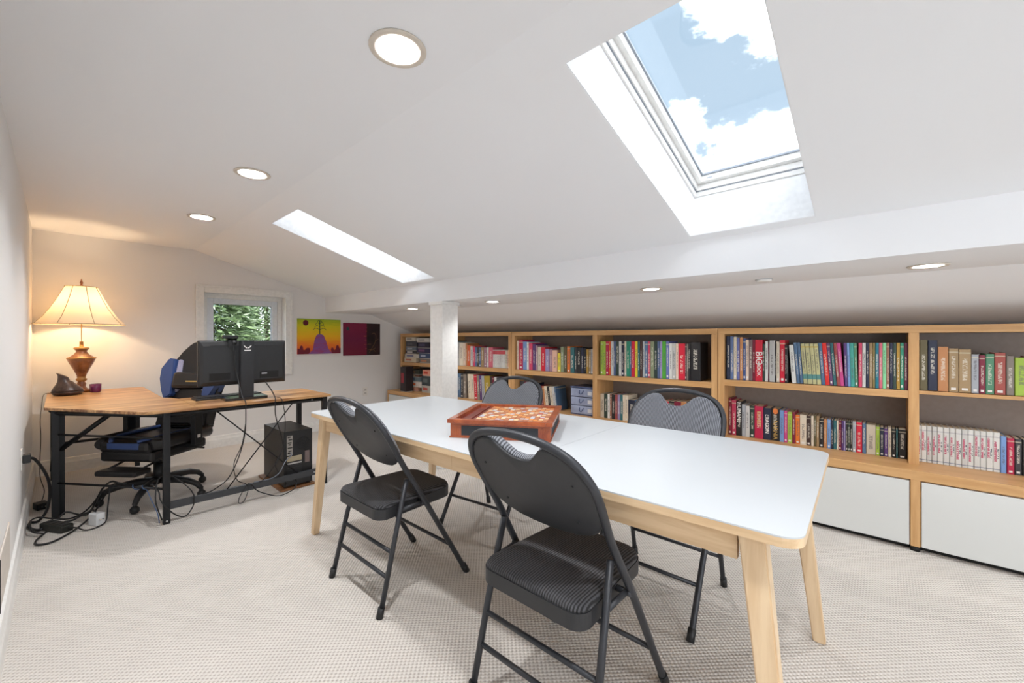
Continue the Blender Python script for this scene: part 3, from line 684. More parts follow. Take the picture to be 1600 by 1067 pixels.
def leg(bm, sx, sy):
    tx, ty = sx*(TW/2-.058), sy*(TL/2-.108); fx, fy = sx*(TW/2-.028), sy*(TL/2-.03)
    a, b = .026, .03; c, d = .018, .021
    V = [bm.verts.new(p) for p in ((tx-a, ty-b, TZ-.027), (tx+a, ty-b, TZ-.027), (tx+a, ty+b, TZ-.027), (tx-a, ty+b, TZ-.027), (fx-c, fy-d, 0), (fx+c, fy-d, 0), (fx+c, fy+d, 0), (fx-c, fy+d, 0))]
    fs = [bm.faces.new([V[i] for i in q]) for q in ((0, 1, 2, 3), (7, 6, 5, 4), (0, 4, 5, 1), (1, 5, 6, 2), (2, 6, 7, 3), (3, 7, 4, 0))]
    bmesh.ops.bevel(bm, geom=list({e for f in fs for e in f.edges}), offset=.004, segments=2, affect='EDGES')
for sx in (-1, 1):
    for sy in (-1, 1): part('leg', birch_m, t, leg, sx, sy)

# ------------------------------------------------------------------ folding chairs (facing local +x)
seatf_m = ribbed('seat_fabric', (74, 74, 78), (20, 20, 22), 'Y', .0088)
backf_m = ribbed('back_fabric', (140, 143, 150), (70, 72, 78), 'Y', .0072)
tubem = mat('chair_tube', (50, 52, 57), .42, metal=.2); shell_m = mat('chair_shell', (46, 47, 50), .5); vinyl_m = mat('chair_vinyl', (40, 41, 44), .45)
LX = lambda z: .245-.59*z          # the straight slope of front legs and back loop
def chair():
    t = thing('folding_chair', 'black folding chair', 'chair')
    half = [(.235, .0), (.235, .2), (.235, .43), (.226, .60), (.230, .68), (.236, .76), (.230, .815), (.204, .865), (.158, .899), (.09, .919), (.0, .926)]
    path = [(LX(z), y, z) for y, z in half]+[(LX(z), -y, z) for y, z in half[::-1][1:]]
    part('back_loop', tubem, t, lambda bm: tube(bm, smooth_path(path, 4), .0125, 10))
    for s in (-1, 1):
        part('rear_leg', tubem, t, lambda bm: tube(bm, [(-.243, s*.228, .0), (-.17, s*.222, .30), (-.1, s*.212, .56)], .0115, 10))
        part('foot_cap', plastic_m, t, lambda bm: tube(bm, [(-.246, s*.228, .0), (-.236, s*.228, .042)], .0155, 10))
        part('foot_cap', plastic_m, t, lambda bm: tube(bm, [(.247, s*.235, .0), (.222, s*.235, .042)], .016, 10))
        part('hinge_link', tubem, t, lambda bm: (tube(bm, [(-.13, s*.219, .43), (-.012, s*.224, .435)], .009, 8), tube(bm, [(-.02, s*.19, .432), (-.02, s*.24, .432)], .010, 8)))
    for z in (.155, .255):
        x = -.243+.073*z/.3
        part('rear_crossbar', tubem, t, lambda bm: tube(bm, [(x, -.222, z), (x, .222, z)], .0085, 8))
    part('front_crossbar', tubem, t, lambda bm: tube(bm, [(LX(.175), -.23, .175), (LX(.175), .23, .175)], .0085, 8))
    # seat
    def outline(k=1.): 
        P = []
        for x, y, r, a in ((.205, .182, .07, 0), (-.235, .20, .05, 90), (-.235, -.20, .05, 180), (.205, -.182, .07, 270)):
            ox = x-r if x > 0 else x+r; oy = y-r if y > 0 else y+r
            for i in range(7):
                q = math.radians(a+90*i/6); P.append((ox+r*math.cos(q), oy+r*math.sin(q)))
        return [(-.015+(a+.015)*k, b*k) for a, b in P]
    part('seat_frame', vinyl_m, t, lambda bm: prism(bm, outline(), .398, .445, 'Z'))
    def pad(bm):
        R = []
        for k, z in ((.985, .4455), (.985, .452), (.96, .461), (.88, .467), (.6, .471), (.3, .472)): R.append([bm.verts.new((a, b, z+.010*0)) for a, b in outline(k)])
        for p, q in zip(R, R[1:]):
            n = len(p)
            for i in range(n): f = bm.faces.new((p[i], p[(i+1) % n], q[(i+1) % n], q[i])); f.smooth = True
        bm.faces.new(R[-1]); bm.faces.new(R[0][::-1])
    part('seat_pad', seatf_m, t, pad)
    # back: shell behind, ribbed cushion in front, with the handle notch at the top
    def back_outline():
        H = [(.0, .598), (.06, .600), (.12, .609), (.17, .628), (.20, .650), (.219, .68), (.2255, .72), (.2265, .76), (.222, .806), (.20, .851), (.165, .882), (.135, .895), (.105, .897), (.085, .888), (.06, .864), (.035, .847), (.0, .842)]
        return H+[(-y, z) for y, z in H[::-1][1:-1]]
    nrm = Vector((1, 0, .59)).normalized()
    def panel(bm, steps):
        R = []
        O = back_outline()
        for k, off in steps: R.append([bm.verts.new(Vector((LX(.755+(z-.755)*k), y*k, .755+(z-.755)*k))+nrm*off) for y, z in O])
        for p, q in zip(R, R[1:]):
            n = len(p)
            for i in range(n): f = bm.faces.new((p[i], p[(i+1) % n], q[(i+1) % n], q[i])); f.smooth = True
        bm.faces.new(R[-1]); bm.faces.new(R[0][::-1])
    part('back_shell', shell_m, t, panel, ((.97, .002), (1.005, -.001), (1.005, -.005), (.97, -.008), (.5, -.010)))
    part('back_cushion', backf_m, t, panel, ((.98, .0025), (1.005, .008), (1.005, .018), (.965, .027), (.8, .032), (.4, .034)))
    for y, z in ((.17, .80), (-.17, .80), (.14, .67), (-.14, .67)):
        part('screw', plastic_m, t, lambda bm: tube(bm, [Vector((LX(z), y, z))-nrm*.006, Vector((LX(z), y, z))-nrm*.013], .004, 8))
    return t
GC = 'folding chairs around the white table'
c0 = chair(); c0.location = (1.170, 1.832, 0)
tag(c0, 'black folding chair facing the table, at the end near the computer', 'chair', GC)
dup(c0, (1.178, .80, 0), 0, 'black folding chair facing the bookcase, near the wide birch leg', GC)
dup(c0, (1.925, .80, 0), PI, 'folding chair with grey ribbed back before the children\'s books', GC)
dup(c0, (1.902, 1.895, 0), PI+math.radians(6), 'folding chair with ribbed back behind the letter game box', GC)

# ------------------------------------------------------------------ letter board game in a wooden case
t = thing('board_game_case', 'square wooden word game case with inlaid board and drawer', 'board game', (1.512, 1.383, TZ+.001), math.radians(30.5))
mah = wood('mahogany', (168, 86, 46), (134, 60, 32), (6, 6, 6), .3, 3., .3); mahd = wood('mahogany_dark', (142, 58, 48), (112, 42, 38), (6, 6, 6), .22, 3., .5)
S = .228; SB = .24
part('case_body', mah, t, lambda bm: [box(bm, -S, S, -S, -S+.012, .006, .066), box(bm, -S, S, S-.012, S, .006, .066), box(bm, -S, -S+.012, -S+.012, S-.012, .006, .066), box(bm, S-.012, S, -S+.012, S-.012, .006, .066), box(bm, -S-.004, S+.004, -S-.004, S+.004, 0, .006)])
part('board_bed', mahd, t, box, -S+.012, S-.012, -S+.012, S-.012, .05, .072)
part('rim', mah, t, lambda bm: [box(bm, a, b, c, d, .066, .084, bev=.002) for a, b, c, d in ((-SB, SB, -SB, -SB+.03), (-SB, SB, SB-.03, SB), (-SB, -SB+.03, -SB+.03, SB-.03), (SB-.03, SB, -SB+.03, SB-.03))])
for r_ in range(4):
    a = r_*PI/2
    M = Matrix.Rotation(a, 4, 'Z')
    d = part('felt_panel' if r_ else 'drawer', mat('black_felt', (44, 46, 50), .8), t, box, -S-.0015, -S+.001, -S+.052, S-.052, .012, .056, M=M)
    if r_ == 2 or r_ == 0: part('knob', mat('brass', (196, 172, 116), .3, metal=.8), d, box, -S-.012, -S-.0012, -.012, .012, .032, .042, M=M, bev=.001)
    for sgn in (-1, 1): part('fluted_corner', mah, t, lambda bm: [box(bm, -S-.002, -S+.001, sgn*(S-.026)+k*.009-.003, sgn*(S-.026)+k*.009+.003, .012, .056, M=M) for k in (-1, 0, 1)])
cells = [mat('cell_tan', (186, 120, 84), .5), mat('cell_cream', (232, 202, 158), .5), mat('cell_rose', (190, 92, 70), .5), mat('cell_grey', (196, 196, 206), .5), mat('cell_orange', (222, 148, 74), .5)]
bm = BM(); rg = random.Random(3); g = .0226; NB = 15
for i in range(NB):
    for j in range(NB):
        k = 0
        if i == j or i == NB-1-j: k = 4
        elif (i*7+j*3) % 11 == 0 or (i*3+j*7) % 11 == 0: k = 3
        elif (i+j) % 4 == 0: k = 1
        elif (i*2+j*5) % 13 == 0: k = 2
        x0 = -.207+i*.0276; y0 = -.207+j*g
        box(bm, x0+.0008, x0+.0268, y0+.0008, y0+g-.0008, .0722, .0734, k)
o = obj('board_squares', bm, cells, t); o['kind'] = 'stuff'
part('tile_rail', mahd, t, box, -.2, .2, .15, .165, .0722, .0765, bev=.001)

# ------------------------------------------------------------------ L-shaped desk
DZ = .742
t = thing('corner_desk', 'L-shaped corner desk with brown wood top and black metal frame', 'desk', (0, 0, 0))
def dslab(bm, pts): prism(bm, pts, DZ-.018, DZ, 'Z')
part('corner_top', desk_m, t, dslab, [(-.067, 4.155), (.355, 3.44), (.40, 3.42), (.62, 3.42), (.62, 4.03), (.545, 4.215), (-.067, 4.215)])
part('side_top', desk2_m, t, dslab, [(-.067, 4.217), (.545, 4.217), (.545, 5.30), (-.067, 5.30)])
part('front_top', desk_m, t, dslab, [(.622, 3.42), (1.525, 3.42), (1.525, 4.03), (.622, 4.03)])
def post(x, y, w=.018): part('leg', black_m, t, box, x-w, x+w, y-w, y+w, 0, DZ-.019, bev=.002)
for x, y in ((-.015, 4.11), (.01, 4.165), (.47, 3.46), (1.485, 3.455), (1.485, 3.99), (-.03, 5.25), (.50, 5.25)): post(x, y)
for x, y in ((.60, 3.98), (.50, 4.25)): part('joint_bracket', black_m, t, box, x-.018, x+.018, y-.018, y+.018, DZ-.06, DZ-.019, bev=.002)
def bar(nm, a, b, r=.012): part(nm, black_m, t, lambda bm: tube(bm, [a, b], r, 4))
Zr = DZ-.034
for a, b in (((-.015, 4.11), (.47, 3.46)), ((.47, 3.46), (1.485, 3.455)), ((1.485, 3.455), (1.485, 3.99)), ((.60, 3.98), (1.485, 3.99)), ((-.03, 4.2), (-.03, 5.25)), ((.50, 4.25), (.50, 5.25)), ((-.03, 5.25), (.50, 5.25))):
    bar('top_rail', (a[0], a[1], Zr), (b[0], b[1], Zr), .019)
part('foot_rail', mat('rail_grey', (64, 66, 70), .5, metal=.2), t, box, .488, 1.47, 3.448, 3.472, .09, .135)
bar('side_rail', (-.005, 4.10, .56), (.46, 3.47, .555), .007); bar('low_rod', (-.005, 4.10, .235), (.46, 3.47, .225), .008)
bar('diagonal_brace', (.0, 4.16, .44), (.27, 3.98, Zr), .016); bar('side_foot_rail', (-.03, 4.2, .30), (-.03, 5.25, .30), .012); bar('back_rail', (-.03, 5.25, .30), (.50, 5.25, .30), .012)
bar('cross_brace', (.74, 3.455, Zr-.01), (1.28, 3.455, .13), .0045); bar('cross_brace', (1.24, 3.457, Zr-.01), (.80, 3.457, .13), .0045)
for x, z in ((.47, .02), (1.40, .115), (1.38, Zr)): part('bolt', mat('steel', (200, 200, 202), .3, metal=.8), t, lambda bm: tube(bm, [(x, 3.446 if x > .48 else 3.443, z), (x, 3.438, z)], .006, 8))

# ------------------------------------------------------------------ lamp
LXc, LYc = .132, 5.17
t = thing('table_lamp', 'turned bronze table lamp with flared ivory bell shade', 'lamp', (LXc, LYc, DZ+.001))
brz = wood('lamp_bronze', (150, 92, 50), (112, 62, 32), (5, 5, 5), .28, 3., .4); dbrz = mat('lamp_gilt', (172, 128, 76), .3, metal=.6)
part('foot', brz, t, lathe, [(0, 0), (.062, 0), (.064, .012), (.055, .022), (.036, .03), (.026, .05), (.03, .07), (.022, .09)])
part('collar', dbrz, t, lathe, [(.022, .088), (.033, .10), (.036, .112), (.026, .122), (.03, .135)])
part('urn', brz, t, lathe, [(.026, .13), (.032, .15), (.052, .20), (.075, .25), (.088, .285), (.085, .295), (.07, .308), (.045, .33), (.034, .35), (.036, .36), (.046, .37)])
part('urn_rim', dbrz, t, lathe, [(.084, .283), (.092, .288), (.092, .296), (.082, .302)])
part('neck', dbrz, t, lathe, [(.047, .37), (.05, .378), (.046, .386), (.014, .39), (.012, .43), (.014, .436), (0, .44)])
part('harp', dbrz, t, lambda bm: tube(bm, smooth_path([(0, -.015, .436), (0, -.06, .52), (0, -.065, .66), (0, -.03, .80), (0, 0, .915), (0, .03, .80), (0, .065, .66), (0, .06, .52), (0, .015, .436)], 4), .002, 6))
part('finial', brz, t, lathe, [(0, .914), (.009, .916), (.012, .924), (.006, .936), (.011, .945), (.007, .962), (.003, .977), (0, .987)])
def shade_mat():
    m = bpy.data.materials.new('lamp_shade_fabric'); m.use_nodes = True; q = m.node_tree; q.nodes.clear()
    a = N(q, 'ShaderNodeBsdfTranslucent'); a.inputs['Color'].default_value = lin((226, 206, 176)); d = N(q, 'ShaderNodeBsdfDiffuse'); d.inputs['Color'].default_value = lin((240, 228, 206))
    x = N(q, 'ShaderNodeMixShader'); x.inputs['Fac'].default_value = .3; o = N(q, 'ShaderNodeOutputMaterial')
    q.links.new(a.outputs[0], x.inputs[2]); q.links.new(d.outputs[0], x.inputs[1]); q.links.new(x.outputs[0], o.inputs[0]); MATS['shade'] = m; return m
SP = [(.100, .912), (.116, .875), (.145, .805), (.184, .725), (.231, .645), (.280, .586)]
part('shade', shade_mat(), t, lathe, SP, (0, 0, 0), 48)
trm = mat('shade_trim', (186, 168, 138), .7)
part('shade_hem', trm, t, lambda bm: (tube(bm, [(.28*math.cos(a), .28*math.sin(a), .586) for a in [2*PI*k/48 for k in range(48)]], .0035, 6, closed=True), tube(bm, [(.1*math.cos(a), .1*math.sin(a), .912) for a in [2*PI*k/48 for k in range(48)]], .0035, 6, closed=True)))
for k in range(8):
    a = 2*PI*k/8+.25
    part('shade_rib', trm, t, lambda bm: tube(bm, [((r+.001)*math.cos(a), (r+.001)*math.sin(a), z) for r, z in SP], .0028, 6))
part('bulb', emit('warm_bulb', (255, 214, 150), 8.), t, lathe, [(0, .60), (.022, .612), (.03, .64), (.024, .67), (.014, .69), (0, .695)], (0, 0, 0), 16)
l = bpy.data.lights.new('lamp_bulb', 'POINT'); l.energy = 7.5; l.color = (1., .72, .44); l.shadow_soft_size = .035
o = bpy.data.objects.new('lamp_bulb', l); COL.objects.link(o); o.parent = t; o.location = (0, 0, .75)

# dark wooden jug-shaped diffuser
t = thing('aroma_diffuser', 'dark wood jug-shaped aroma diffuser with slanted spout on the desk', 'diffuser', (.048, 4.97, DZ+.001))
dkw = wood('dark_wood', (76, 58, 52), (52, 38, 36), (14, 14, 5), .35, 3.)
def jug(bm, prof, lo):
    rings = []
    for i, (r, z, dx) in enumerate(prof): rings.append([bm.verts.new((dx+r*math.cos(2*PI*k/32), r*math.sin(2*PI*k/32), z+(lo*r*math.cos(2*PI*k/32) if z > .13 else 0))) for k in range(32)])
    for a, b in zip(rings, rings[1:]):
        for k in range(32): f = bm.faces.new((a[k], a[(k+1) % 32], b[(k+1) % 32], b[k])); f.smooth = True
    bm.faces.new(rings[0][::-1]); bm.faces.new(rings[-1])
part('base', dkw, t, jug, [(.06, 0, 0), (.082, .006, 0), (.092, .022, 0), (.0925, .030, 0)], 0)
part('upper_body', dkw, t, jug, [(.091, .032, 0), (.088, .045, 0), (.075, .066, -.004), (.055, .09, -.010), (.042, .112, -.016), (.035, .131, -.02), (.033, .15, -.024), (.036, .163, -.03), (.03, .168, -.034), (.014, .155, -.034)], -.55)
part('joint_ring', plastic_m, t, lathe, [(.0915, .0295), (.094, .0305), (.094, .0315), (.0905, .0325)])
# purple glass candle cup
t = thing('candle_cup', 'small purple glass candle cup beside the lamp foot', 'candle holder', (.213, 5.06, DZ+.001))
part('cup', mat('purple_glass', (120, 44, 88), .12, trans=.25), t, lathe, [(0, 0), (.03, 0), (.036, .006), (.038, .07), (.0355, .07), (.033, .01), (0, .008)])
part('wax', mat('wax_purple', (150, 84, 120), .5), t, lathe, [(0, .0085), (.0325, .0105), (.034, .04), (0, .04)])

# ------------------------------------------------------------------ monitor, webcam, keyboard, mouse mat
t = thing('monitor', 'black widescreen monitor seen from behind on the desk', 'monitor', (.972, 3.70, DZ+.001))
MW, MZ0, MZ1 = .295, .108, .447
def shell(bm):
    prism(bm, rrect(-MW, MW, MZ0, MZ1, .008, n=3), .0, .022, 'Y')
    R = [[bm.verts.new((x, y, z)) for x, z in ((-a, b0), (a, b0), (a, b1), (-a, b1))] for a, b0, b1, y in ((MW-.004, MZ0+.004, MZ1-.004, -.0002), (MW-.012, MZ0+.012, MZ1-.01, -.018), (MW-.03, MZ0+.03, MZ1-.045, -.026))]
    for p, q in zip(R, R[1:]):
        for i in range(4): bm.faces.new((p[i], p[(i+1) % 4], q[(i+1) % 4], q[i]))
    bm.faces.new(R[-1]); bm.faces.new(R[0][::-1])
mb = mat('monitor_black', (38, 39, 41), .42)
part('back_shell', mb, t, shell)
part('screen', mat('screen_off', (12, 12, 14), .1), t, box, -MW+.008, MW-.008, .0221, .0235, MZ0+.012, MZ1-.008)
part('top_vent', plastic_m, t, box, -.225, .245, -.0275, -.0195, MZ1-.042, MZ1-.038)
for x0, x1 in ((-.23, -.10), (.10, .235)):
    part('port_shade_plate', mat('recess_shade_black', (10, 10, 11), .7), t, box, x0, x1, -.0285, -.0262, MZ0+.04, MZ0+.095); part('recess_lip', plastic2_m, t, box, x0, x1, -.031, -.0262, MZ0+.035, MZ0+.041)  # near-black plates sit proud and paint in the shade of the recesses
part('plug', mat('plug_grey', (190, 192, 196), .4), t, box, .112, .150, -.033, -.0287, MZ0+.073, MZ0+.083)
st = part('stand_column', mat('stand_grey', (40, 41, 44), .4), t, lambda bm: prism(bm, [(-.045, .018), (.042, .018), (.045, .448), (-.042, .448)], -.085, -.032, 'Y'))
part('emblem_bar', white_print, st, box, -.022, .022, -.0858, -.0848, .369, .375)
def wing(bm):
    for s in (-1, 1):
        prism(bm, [(s*.002, .386), (s*.012, .390), (s*.025, .405), (s*.026, .412), (s*.014, .402), (s*.010, .404), (s*.016, .397), (s*.004, .396)], -.0858, -.0848, 'Y')
part('wing_emblem', white_print, st, wing)
part('neck_mount', mb, t, box, -.04, .04, -.033, -.0255, .22, .34)
part('base', mat('base_black', (30, 32, 36), .25, coat=.3), t, lambda bm: prism(bm, rrect(-.15, .13, -.13, .04, .02, n=4), 0, .018, 'Z'))
wc = thing('webcam', 'black webcam clipped on top of the monitor', 'webcam', (.88, 3.70, DZ+.45))
part('camera_head', plastic_m, wc, box, -.05, .05, -.012, .03, .012, .038, bev=.005); part('clip', plastic_m, wc, lambda bm: (box(bm, -.025, .03, -.05, -.032, -.05, .011), box(bm, -.025, .03, -.05, .03, .0, .0115)))
part('hinge', plastic2_m, wc, lambda bm: tube(bm, [(.0, -.055, -.015), (.028, -.055, -.015)], .012, 10))
kb = thing('keyboard', 'black keyboard lying on the desk behind the monitor stand', 'keyboard', (.90, 3.83, DZ+.001), math.radians(2))
part('tray', plastic_m, kb, box, -.225, .225, -.07, .07, 0, .014, bev=.003)
for r_ in range(5):
    o = part('key_row', plastic2_m, kb, lambda bm: [box(bm, -.215+i*.0287, -.215+i*.0287+.025, -.062+r_*.026, -.040+r_*.026, .0141, .022) for i in range(15)])
    o['kind'] = 'stuff'

# ------------------------------------------------------------------ computer tower on its board
bd = tag(part('tower_board', wood('board_wood', (150, 104, 66), (120, 80, 48), (2, 8, 8), .5), None, box, 1.165, 1.425, 3.49, 4.03, .001, .018), 'thin brown wooden board on the carpet under the computer tower', 'board')
t = thing('computer_tower', 'black computer tower with open ports standing under the desk', 'computer', (1.30, 3.505, .019))
part('case', mat('tower_side', (52, 48, 45), .45), t, lambda bm: box(bm, -.107, .107, .012, .47, .012, .445, bev=.003))
part('back_plate', mat('tower_back', (30, 31, 33), .5), t, box, -.107, .107, 0, .012, .012, .445)
iop = part('port_panel', mat('tower_io', (168, 164, 158), .4, metal=.5), t, box, -.088, -.045, -.003, .0, .255, .41)
for k, z in enumerate((.27, .285, .31, .335, .35, .375, .395)): part('port', plastic_m, iop, box, -.082+.006*(k % 2), -.060+.006*(k % 3), -.005, -.003, z, z+.009)
part('fan_grille', plastic_m, t, lambda bm: [tube(bm, [(.035+r*math.cos(a), -.003, .335+r*math.sin(a)) for a in [2*PI*k/24 for k in range(24)]], .0018, 5, closed=True) for r in (.015, .028, .041, .054)])
part('graphics_card', mat('card_metal', (176, 166, 140), .4, metal=.4), t, box, -.085, .025, -.003, 0, .205, .245)
for k in range(5): part('slot_cover', plastic2_m if k != 4 else mat('slot_steel', (190, 190, 190), .35, metal=.6), t, box, -.085, .025, -.002, 0, .11+k*.018, .121+k*.018)
part('power_supply', plastic2_m, t, box, -.09, .09, -.003, 0, .02, .10); part('power_socket', plastic_m, t, box, -.045, -.015, -.008, -.003, .05, .075)
part('label_sticker', mat('sticker', (120, 106, 104), .6), t, box, .05, .085, -.002, 0, .175, .27)
for x in (-.085, .085):
    for y in (.04, .43): part('foot', plastic_m, t, box, x-.015, x+.015, y-.02, y+.02, 0, .012)

# ------------------------------------------------------------------ gaming chair (facing local +x)
t = thing('gaming_chair', 'black and blue gaming chair with footrest pulled under the desk', 'office chair', (.51, 4.09, 0), math.radians(218))
blk = mat('black_leather', (28, 27, 28), .38, bump=(120., .1)); blu = mat('blue_leather', (52, 76, 128), .42, bump=(120., .1)); lav = mat('pale_fabric', (170, 166, 190), .6)
for k in range(5):
    a = 2*PI*k/5+.39; ca, sa = math.cos(a), math.sin(a)
    part('base_arm', plastic_m, t, lambda bm: tube(bm, [Vector((ca*r, sa*r, z)) for r, z in ((.03, .13), (.12, .135), (.22, .125), (.29, .10), (.325, .065))], [.03, .028, .024, .02, .016], 8))
    part('caster', plastic_m, t, lambda bm: (lathe(bm, [(0, -.027), (.016, -.024), (.027, -.010), (.027, .010), (.016, .024), (0, .027)], (ca*.325, sa*.325, .028), 14), tube(bm, [(ca*.325, sa*.325, .04), (ca*.325, sa*.325, .075)], .012, 8)))
part('gas_lift', plastic_m, t, lambda bm: (tube(bm, [(0, 0, .12), (0, 0, .26)], .032, 14), tube(bm, [(0, 0, .26), (0, 0, .33)], .022, 14)))
part('mechanism', plastic_m, t, box, -.10, .12, -.08, .08, .31, .34, bev=.006)
part('lever', plastic_m, t, lambda bm: tube(bm, smooth_path([(-.02, .08, .38), (-.04, .2, .375), (-.08, .30, .36)], 3), .007, 6))
part('seat_cushion', blk, t, box, -.24, .27, -.19, .19, .40, .485, bev=.03)
for s in (-1, 1):
    part('seat_bolster', blk, t, lambda bm: tube(bm, [(-.22, s*.205, .46), (0, s*.215, .465), (.2, s*.21, .465), (.25, s*.19, .455)], [.045, .05, .05, .035], 12)); part('seat_piping', blu, t, lambda bm: tube(bm, smooth_path([(-.22, s*.17, .497), (.05, s*.165, .50), (.2, s*.15, .496), (.26, s*.10, .484)], 3), .012, 8))
    ar = part('arm_post', plastic_m, t, lambda bm: (box(bm, -.07, .0, s*.275-.02, s*.275+.02, .40, .63, bev=.004), box(bm, -.06, -.01, min(s*.12, s*.28), max(s*.12, s*.28), .385, .405)))
    part('arm_pad', plastic_m, t, box, -.15, .12, s*.275-.042, s*.275+.042, .63, .655, bev=.010)
    part('arm_label', white_print, ar, box, -.048, -.02, s*.2955 if s > 0 else -.2965, .2965 if s > 0 else -.2955, .45, .475)
part('seat_pan', blk, t, box, -.22, .25, -.2, .2, .335, .41, bev=.02)
part('seat_front_panel', blu, t, box, .255, .272, -.12, .12, .43, .475, bev=.006)
part('footrest_pad', blk, t, box, .20, .33, -.15, .15, .255, .295, bev=.014); part('footrest_rail', black_m, t, lambda bm: [tube(bm, [(.05, s*.12, .335), (.26, s*.12, .29)], .008, 8) for s in (-1, 1)])
# backrest: flat outline with shoulder wings, reclined
RB = math.radians(14)
MB = Matrix.Translation((-.22, 0, .44)) @ Matrix.Rotation(-RB, 4, 'Y')
half = [(0, .0), (.16, .0), (.21, .05), (.20, .20), (.215, .32), (.25, .42), (.255, .50), (.235, .56), (.18, .61), (.135, .665), (.105, .72), (.06, .755), (0, .76)]
full = half+[(-y, z) for y, z in half[::-1][1:-1]]
def bprism(bm, pts, lo, hi): prism(bm, pts, lo, hi, 'X', 0, MB); bmesh.ops.bevel(bm, geom=bm.edges[:], offset=.008, segments=2, affect='EDGES')
part('backrest', blk, t, bprism, full, -.05, .015)
for s in (-1, 1):
    part('back_wing', blu, t, bprism, [(s*y, z) for y, z in ((.13, .30), (.19, .26), (.222, .34), (.262, .43), (.266, .52), (.215, .605), (.16, .60), (.15, .45))], -.046, .062)
    part('lower_bolster', blk, t, bprism, [(s*y, z) for y, z in ((.12, .02), (.185, .02), (.218, .06), (.205, .20), (.19, .25), (.13, .29))], -.04, .055)
    part('wing_panel', lav, t, bprism, [(s*y, z) for y, z in ((.10, .34), (.128, .32), (.146, .46), (.155, .60), (.12, .60))], .0, .036)
    part('blue_edge', blu, t, lambda bm: tube(bm, [MB @ Vector((.02, s*y, z)) for y, z in ((.2, .06), (.196, .15), (.19, .25))], .008, 8))
part('lumbar_cushion', blk, t, lambda bm: box(bm, .018, .085, -.12, .12, .05, .22, 0, MB, .025))
part('head_pillow', blk, t, lambda bm: box(bm, .018, .075, -.14, .14, .35, .49, 0, MB, .025))
part('head_pillow_print', gold_print, t, lambda bm: box(bm, .0755, .0762, -.01, .1, .405, .413, 0, MB))

# ------------------------------------------------------------------ pictures on the end wall
def picture(name, label, x0, x1, z0, z1):
    t = thing(name, label, 'painting', (x0, YE-.0005, z0)); return t, x1-x0, z1-z0
def grad(name, stops):
    m = bpy.data.materials.new(name); m.use_nodes = True; q = m.node_tree; b = q.nodes['Principled BSDF']; b.inputs['Roughness'].default_value = .7
    c = N(q, 'ShaderNodeTexCoord'); s = N(q, 'ShaderNodeSeparateXYZ'); z = N(q, 'ShaderNodeTexNoise', i_Scale=5., i_Detail=4.); mp_ = N(q, 'ShaderNodeMapping'); mp_.inputs['Scale'].default_value = (1, 1, 9)
    q.links.new(c.outputs['Generated'], s.inputs[0]); q.links.new(c.outputs['Generated'], mp_.inputs['Vector']); q.links.new(mp_.outputs[0], z.inputs['Vector'])
    a = N(q, 'ShaderNodeMath', operation='MULTIPLY_ADD'); a.inputs[1].default_value = .22; q.links.new(z.outputs['Fac'], a.inputs[0]); q.links.new(s.outputs[2], a.inputs[2])
    k = N(q, 'ShaderNodeMath', operation='SUBTRACT'); k.inputs[1].default_value = .11; q.links.new(a.outputs[0], k.inputs[0])
    r = N(q, 'ShaderNodeValToRGB'); e = r.color_ramp.elements
    while len(e) < len(stops): e.new(.5)
    for i, (p, c_) in enumerate(stops): e[i].position = p; e[i].color = lin(c_)
    q.links.new(k.outputs[0], r.inputs['Fac']); q.links.new(r.outputs['Color'], b.inputs['Base Color']); MATS[name] = m; return m
t, W, H_ = picture('hill_painting', 'yellow and orange sunset painting with purple hill and bare tree', 2.016, 2.572, 1.010, 1.463)
part('canvas', grad('sunset_paint', [(0, (214, 78, 40)), (.25, (236, 120, 30)), (.5, (240, 184, 20)), (.8, (214, 204, 20)), (1, (150, 176, 30))]), t, box, 0, W, -.014, 0, 0, H_)
f_ = lambda P: [(a*W, b*H_) for a, b in P]
part('painted_hill', wood('hill_paint', (128, 84, 150), (150, 60, 110), (3, 3, 12), .7, 3.), t, lambda bm: prism(bm, f_([(.24, .0), (.34, .12), (.38, .40), (.42, .53), (.46, .565), (.54, .565), (.59, .53), (.64, .38), (.70, .14), (.80, .0)]), -.0152, -.0141, 'Y'))
part('painted_sun', mat('sun_paint', (96, 18, 34), .7), t, lambda bm: prism(bm, [(W*.18+.034*math.cos(a), H_*.885+.036*math.sin(a)) for a in [2*PI*k/20 for k in range(20)]], -.0152, -.0141, 'Y'))
grn = mat('tree_paint', (44, 76, 46), .7)
def tree_lines(bm):
    tube(bm, [(W*.5, -.0146, H_*.56), (W*.5, -.0146, H_*.97)], .006, 5)
    for z, l_, s in ((.70, .16, -1), (.70, .16, 1), (.78, .12, -1), (.79, .12, 1), (.86, .10, -1), (.87, .09, 1), (.93, .05, 1), (.93, .06, -1)):
        tube(bm, smooth_path([(W*.5, -.0146, H_*z), (W*(.5+s*l_*.6), -.0146, H_*(z+.035)), (W*(.5+s*l_), -.0146, H_*(z-.02))], 3), .0028, 4)
part('painted_tree', grn, t, tree_lines)
sky_ = [(0, 0), (0, .16), (.05, .15), (.06, .22), (.09, .25), (.12, .21), (.13, .12), (.17, .12), (.18, .15), (.22, .18), (.27, .17), (.28, .08), (.25, 0)]
part('painted_skyline', mat('skyline_paint', (112, 20, 42), .7), t, lambda bm: (prism(bm, f_(sky_), -.0150, -.0141, 'Y'), prism(bm, f_([(.78, 0), (.76, .12), (.78, .18), (.82, .16), (.84, .10), (.88, .12), (.89, .22), (.93, .25), (.96, .20), (.97, .14), (1, .17), (1, 0)]), -.0150, -.0141, 'Y')))
t, W, H_ = picture('maroon_painting', 'dark maroon and black abstract painting with gold lines', 2.612, 3.162, .974, 1.427)
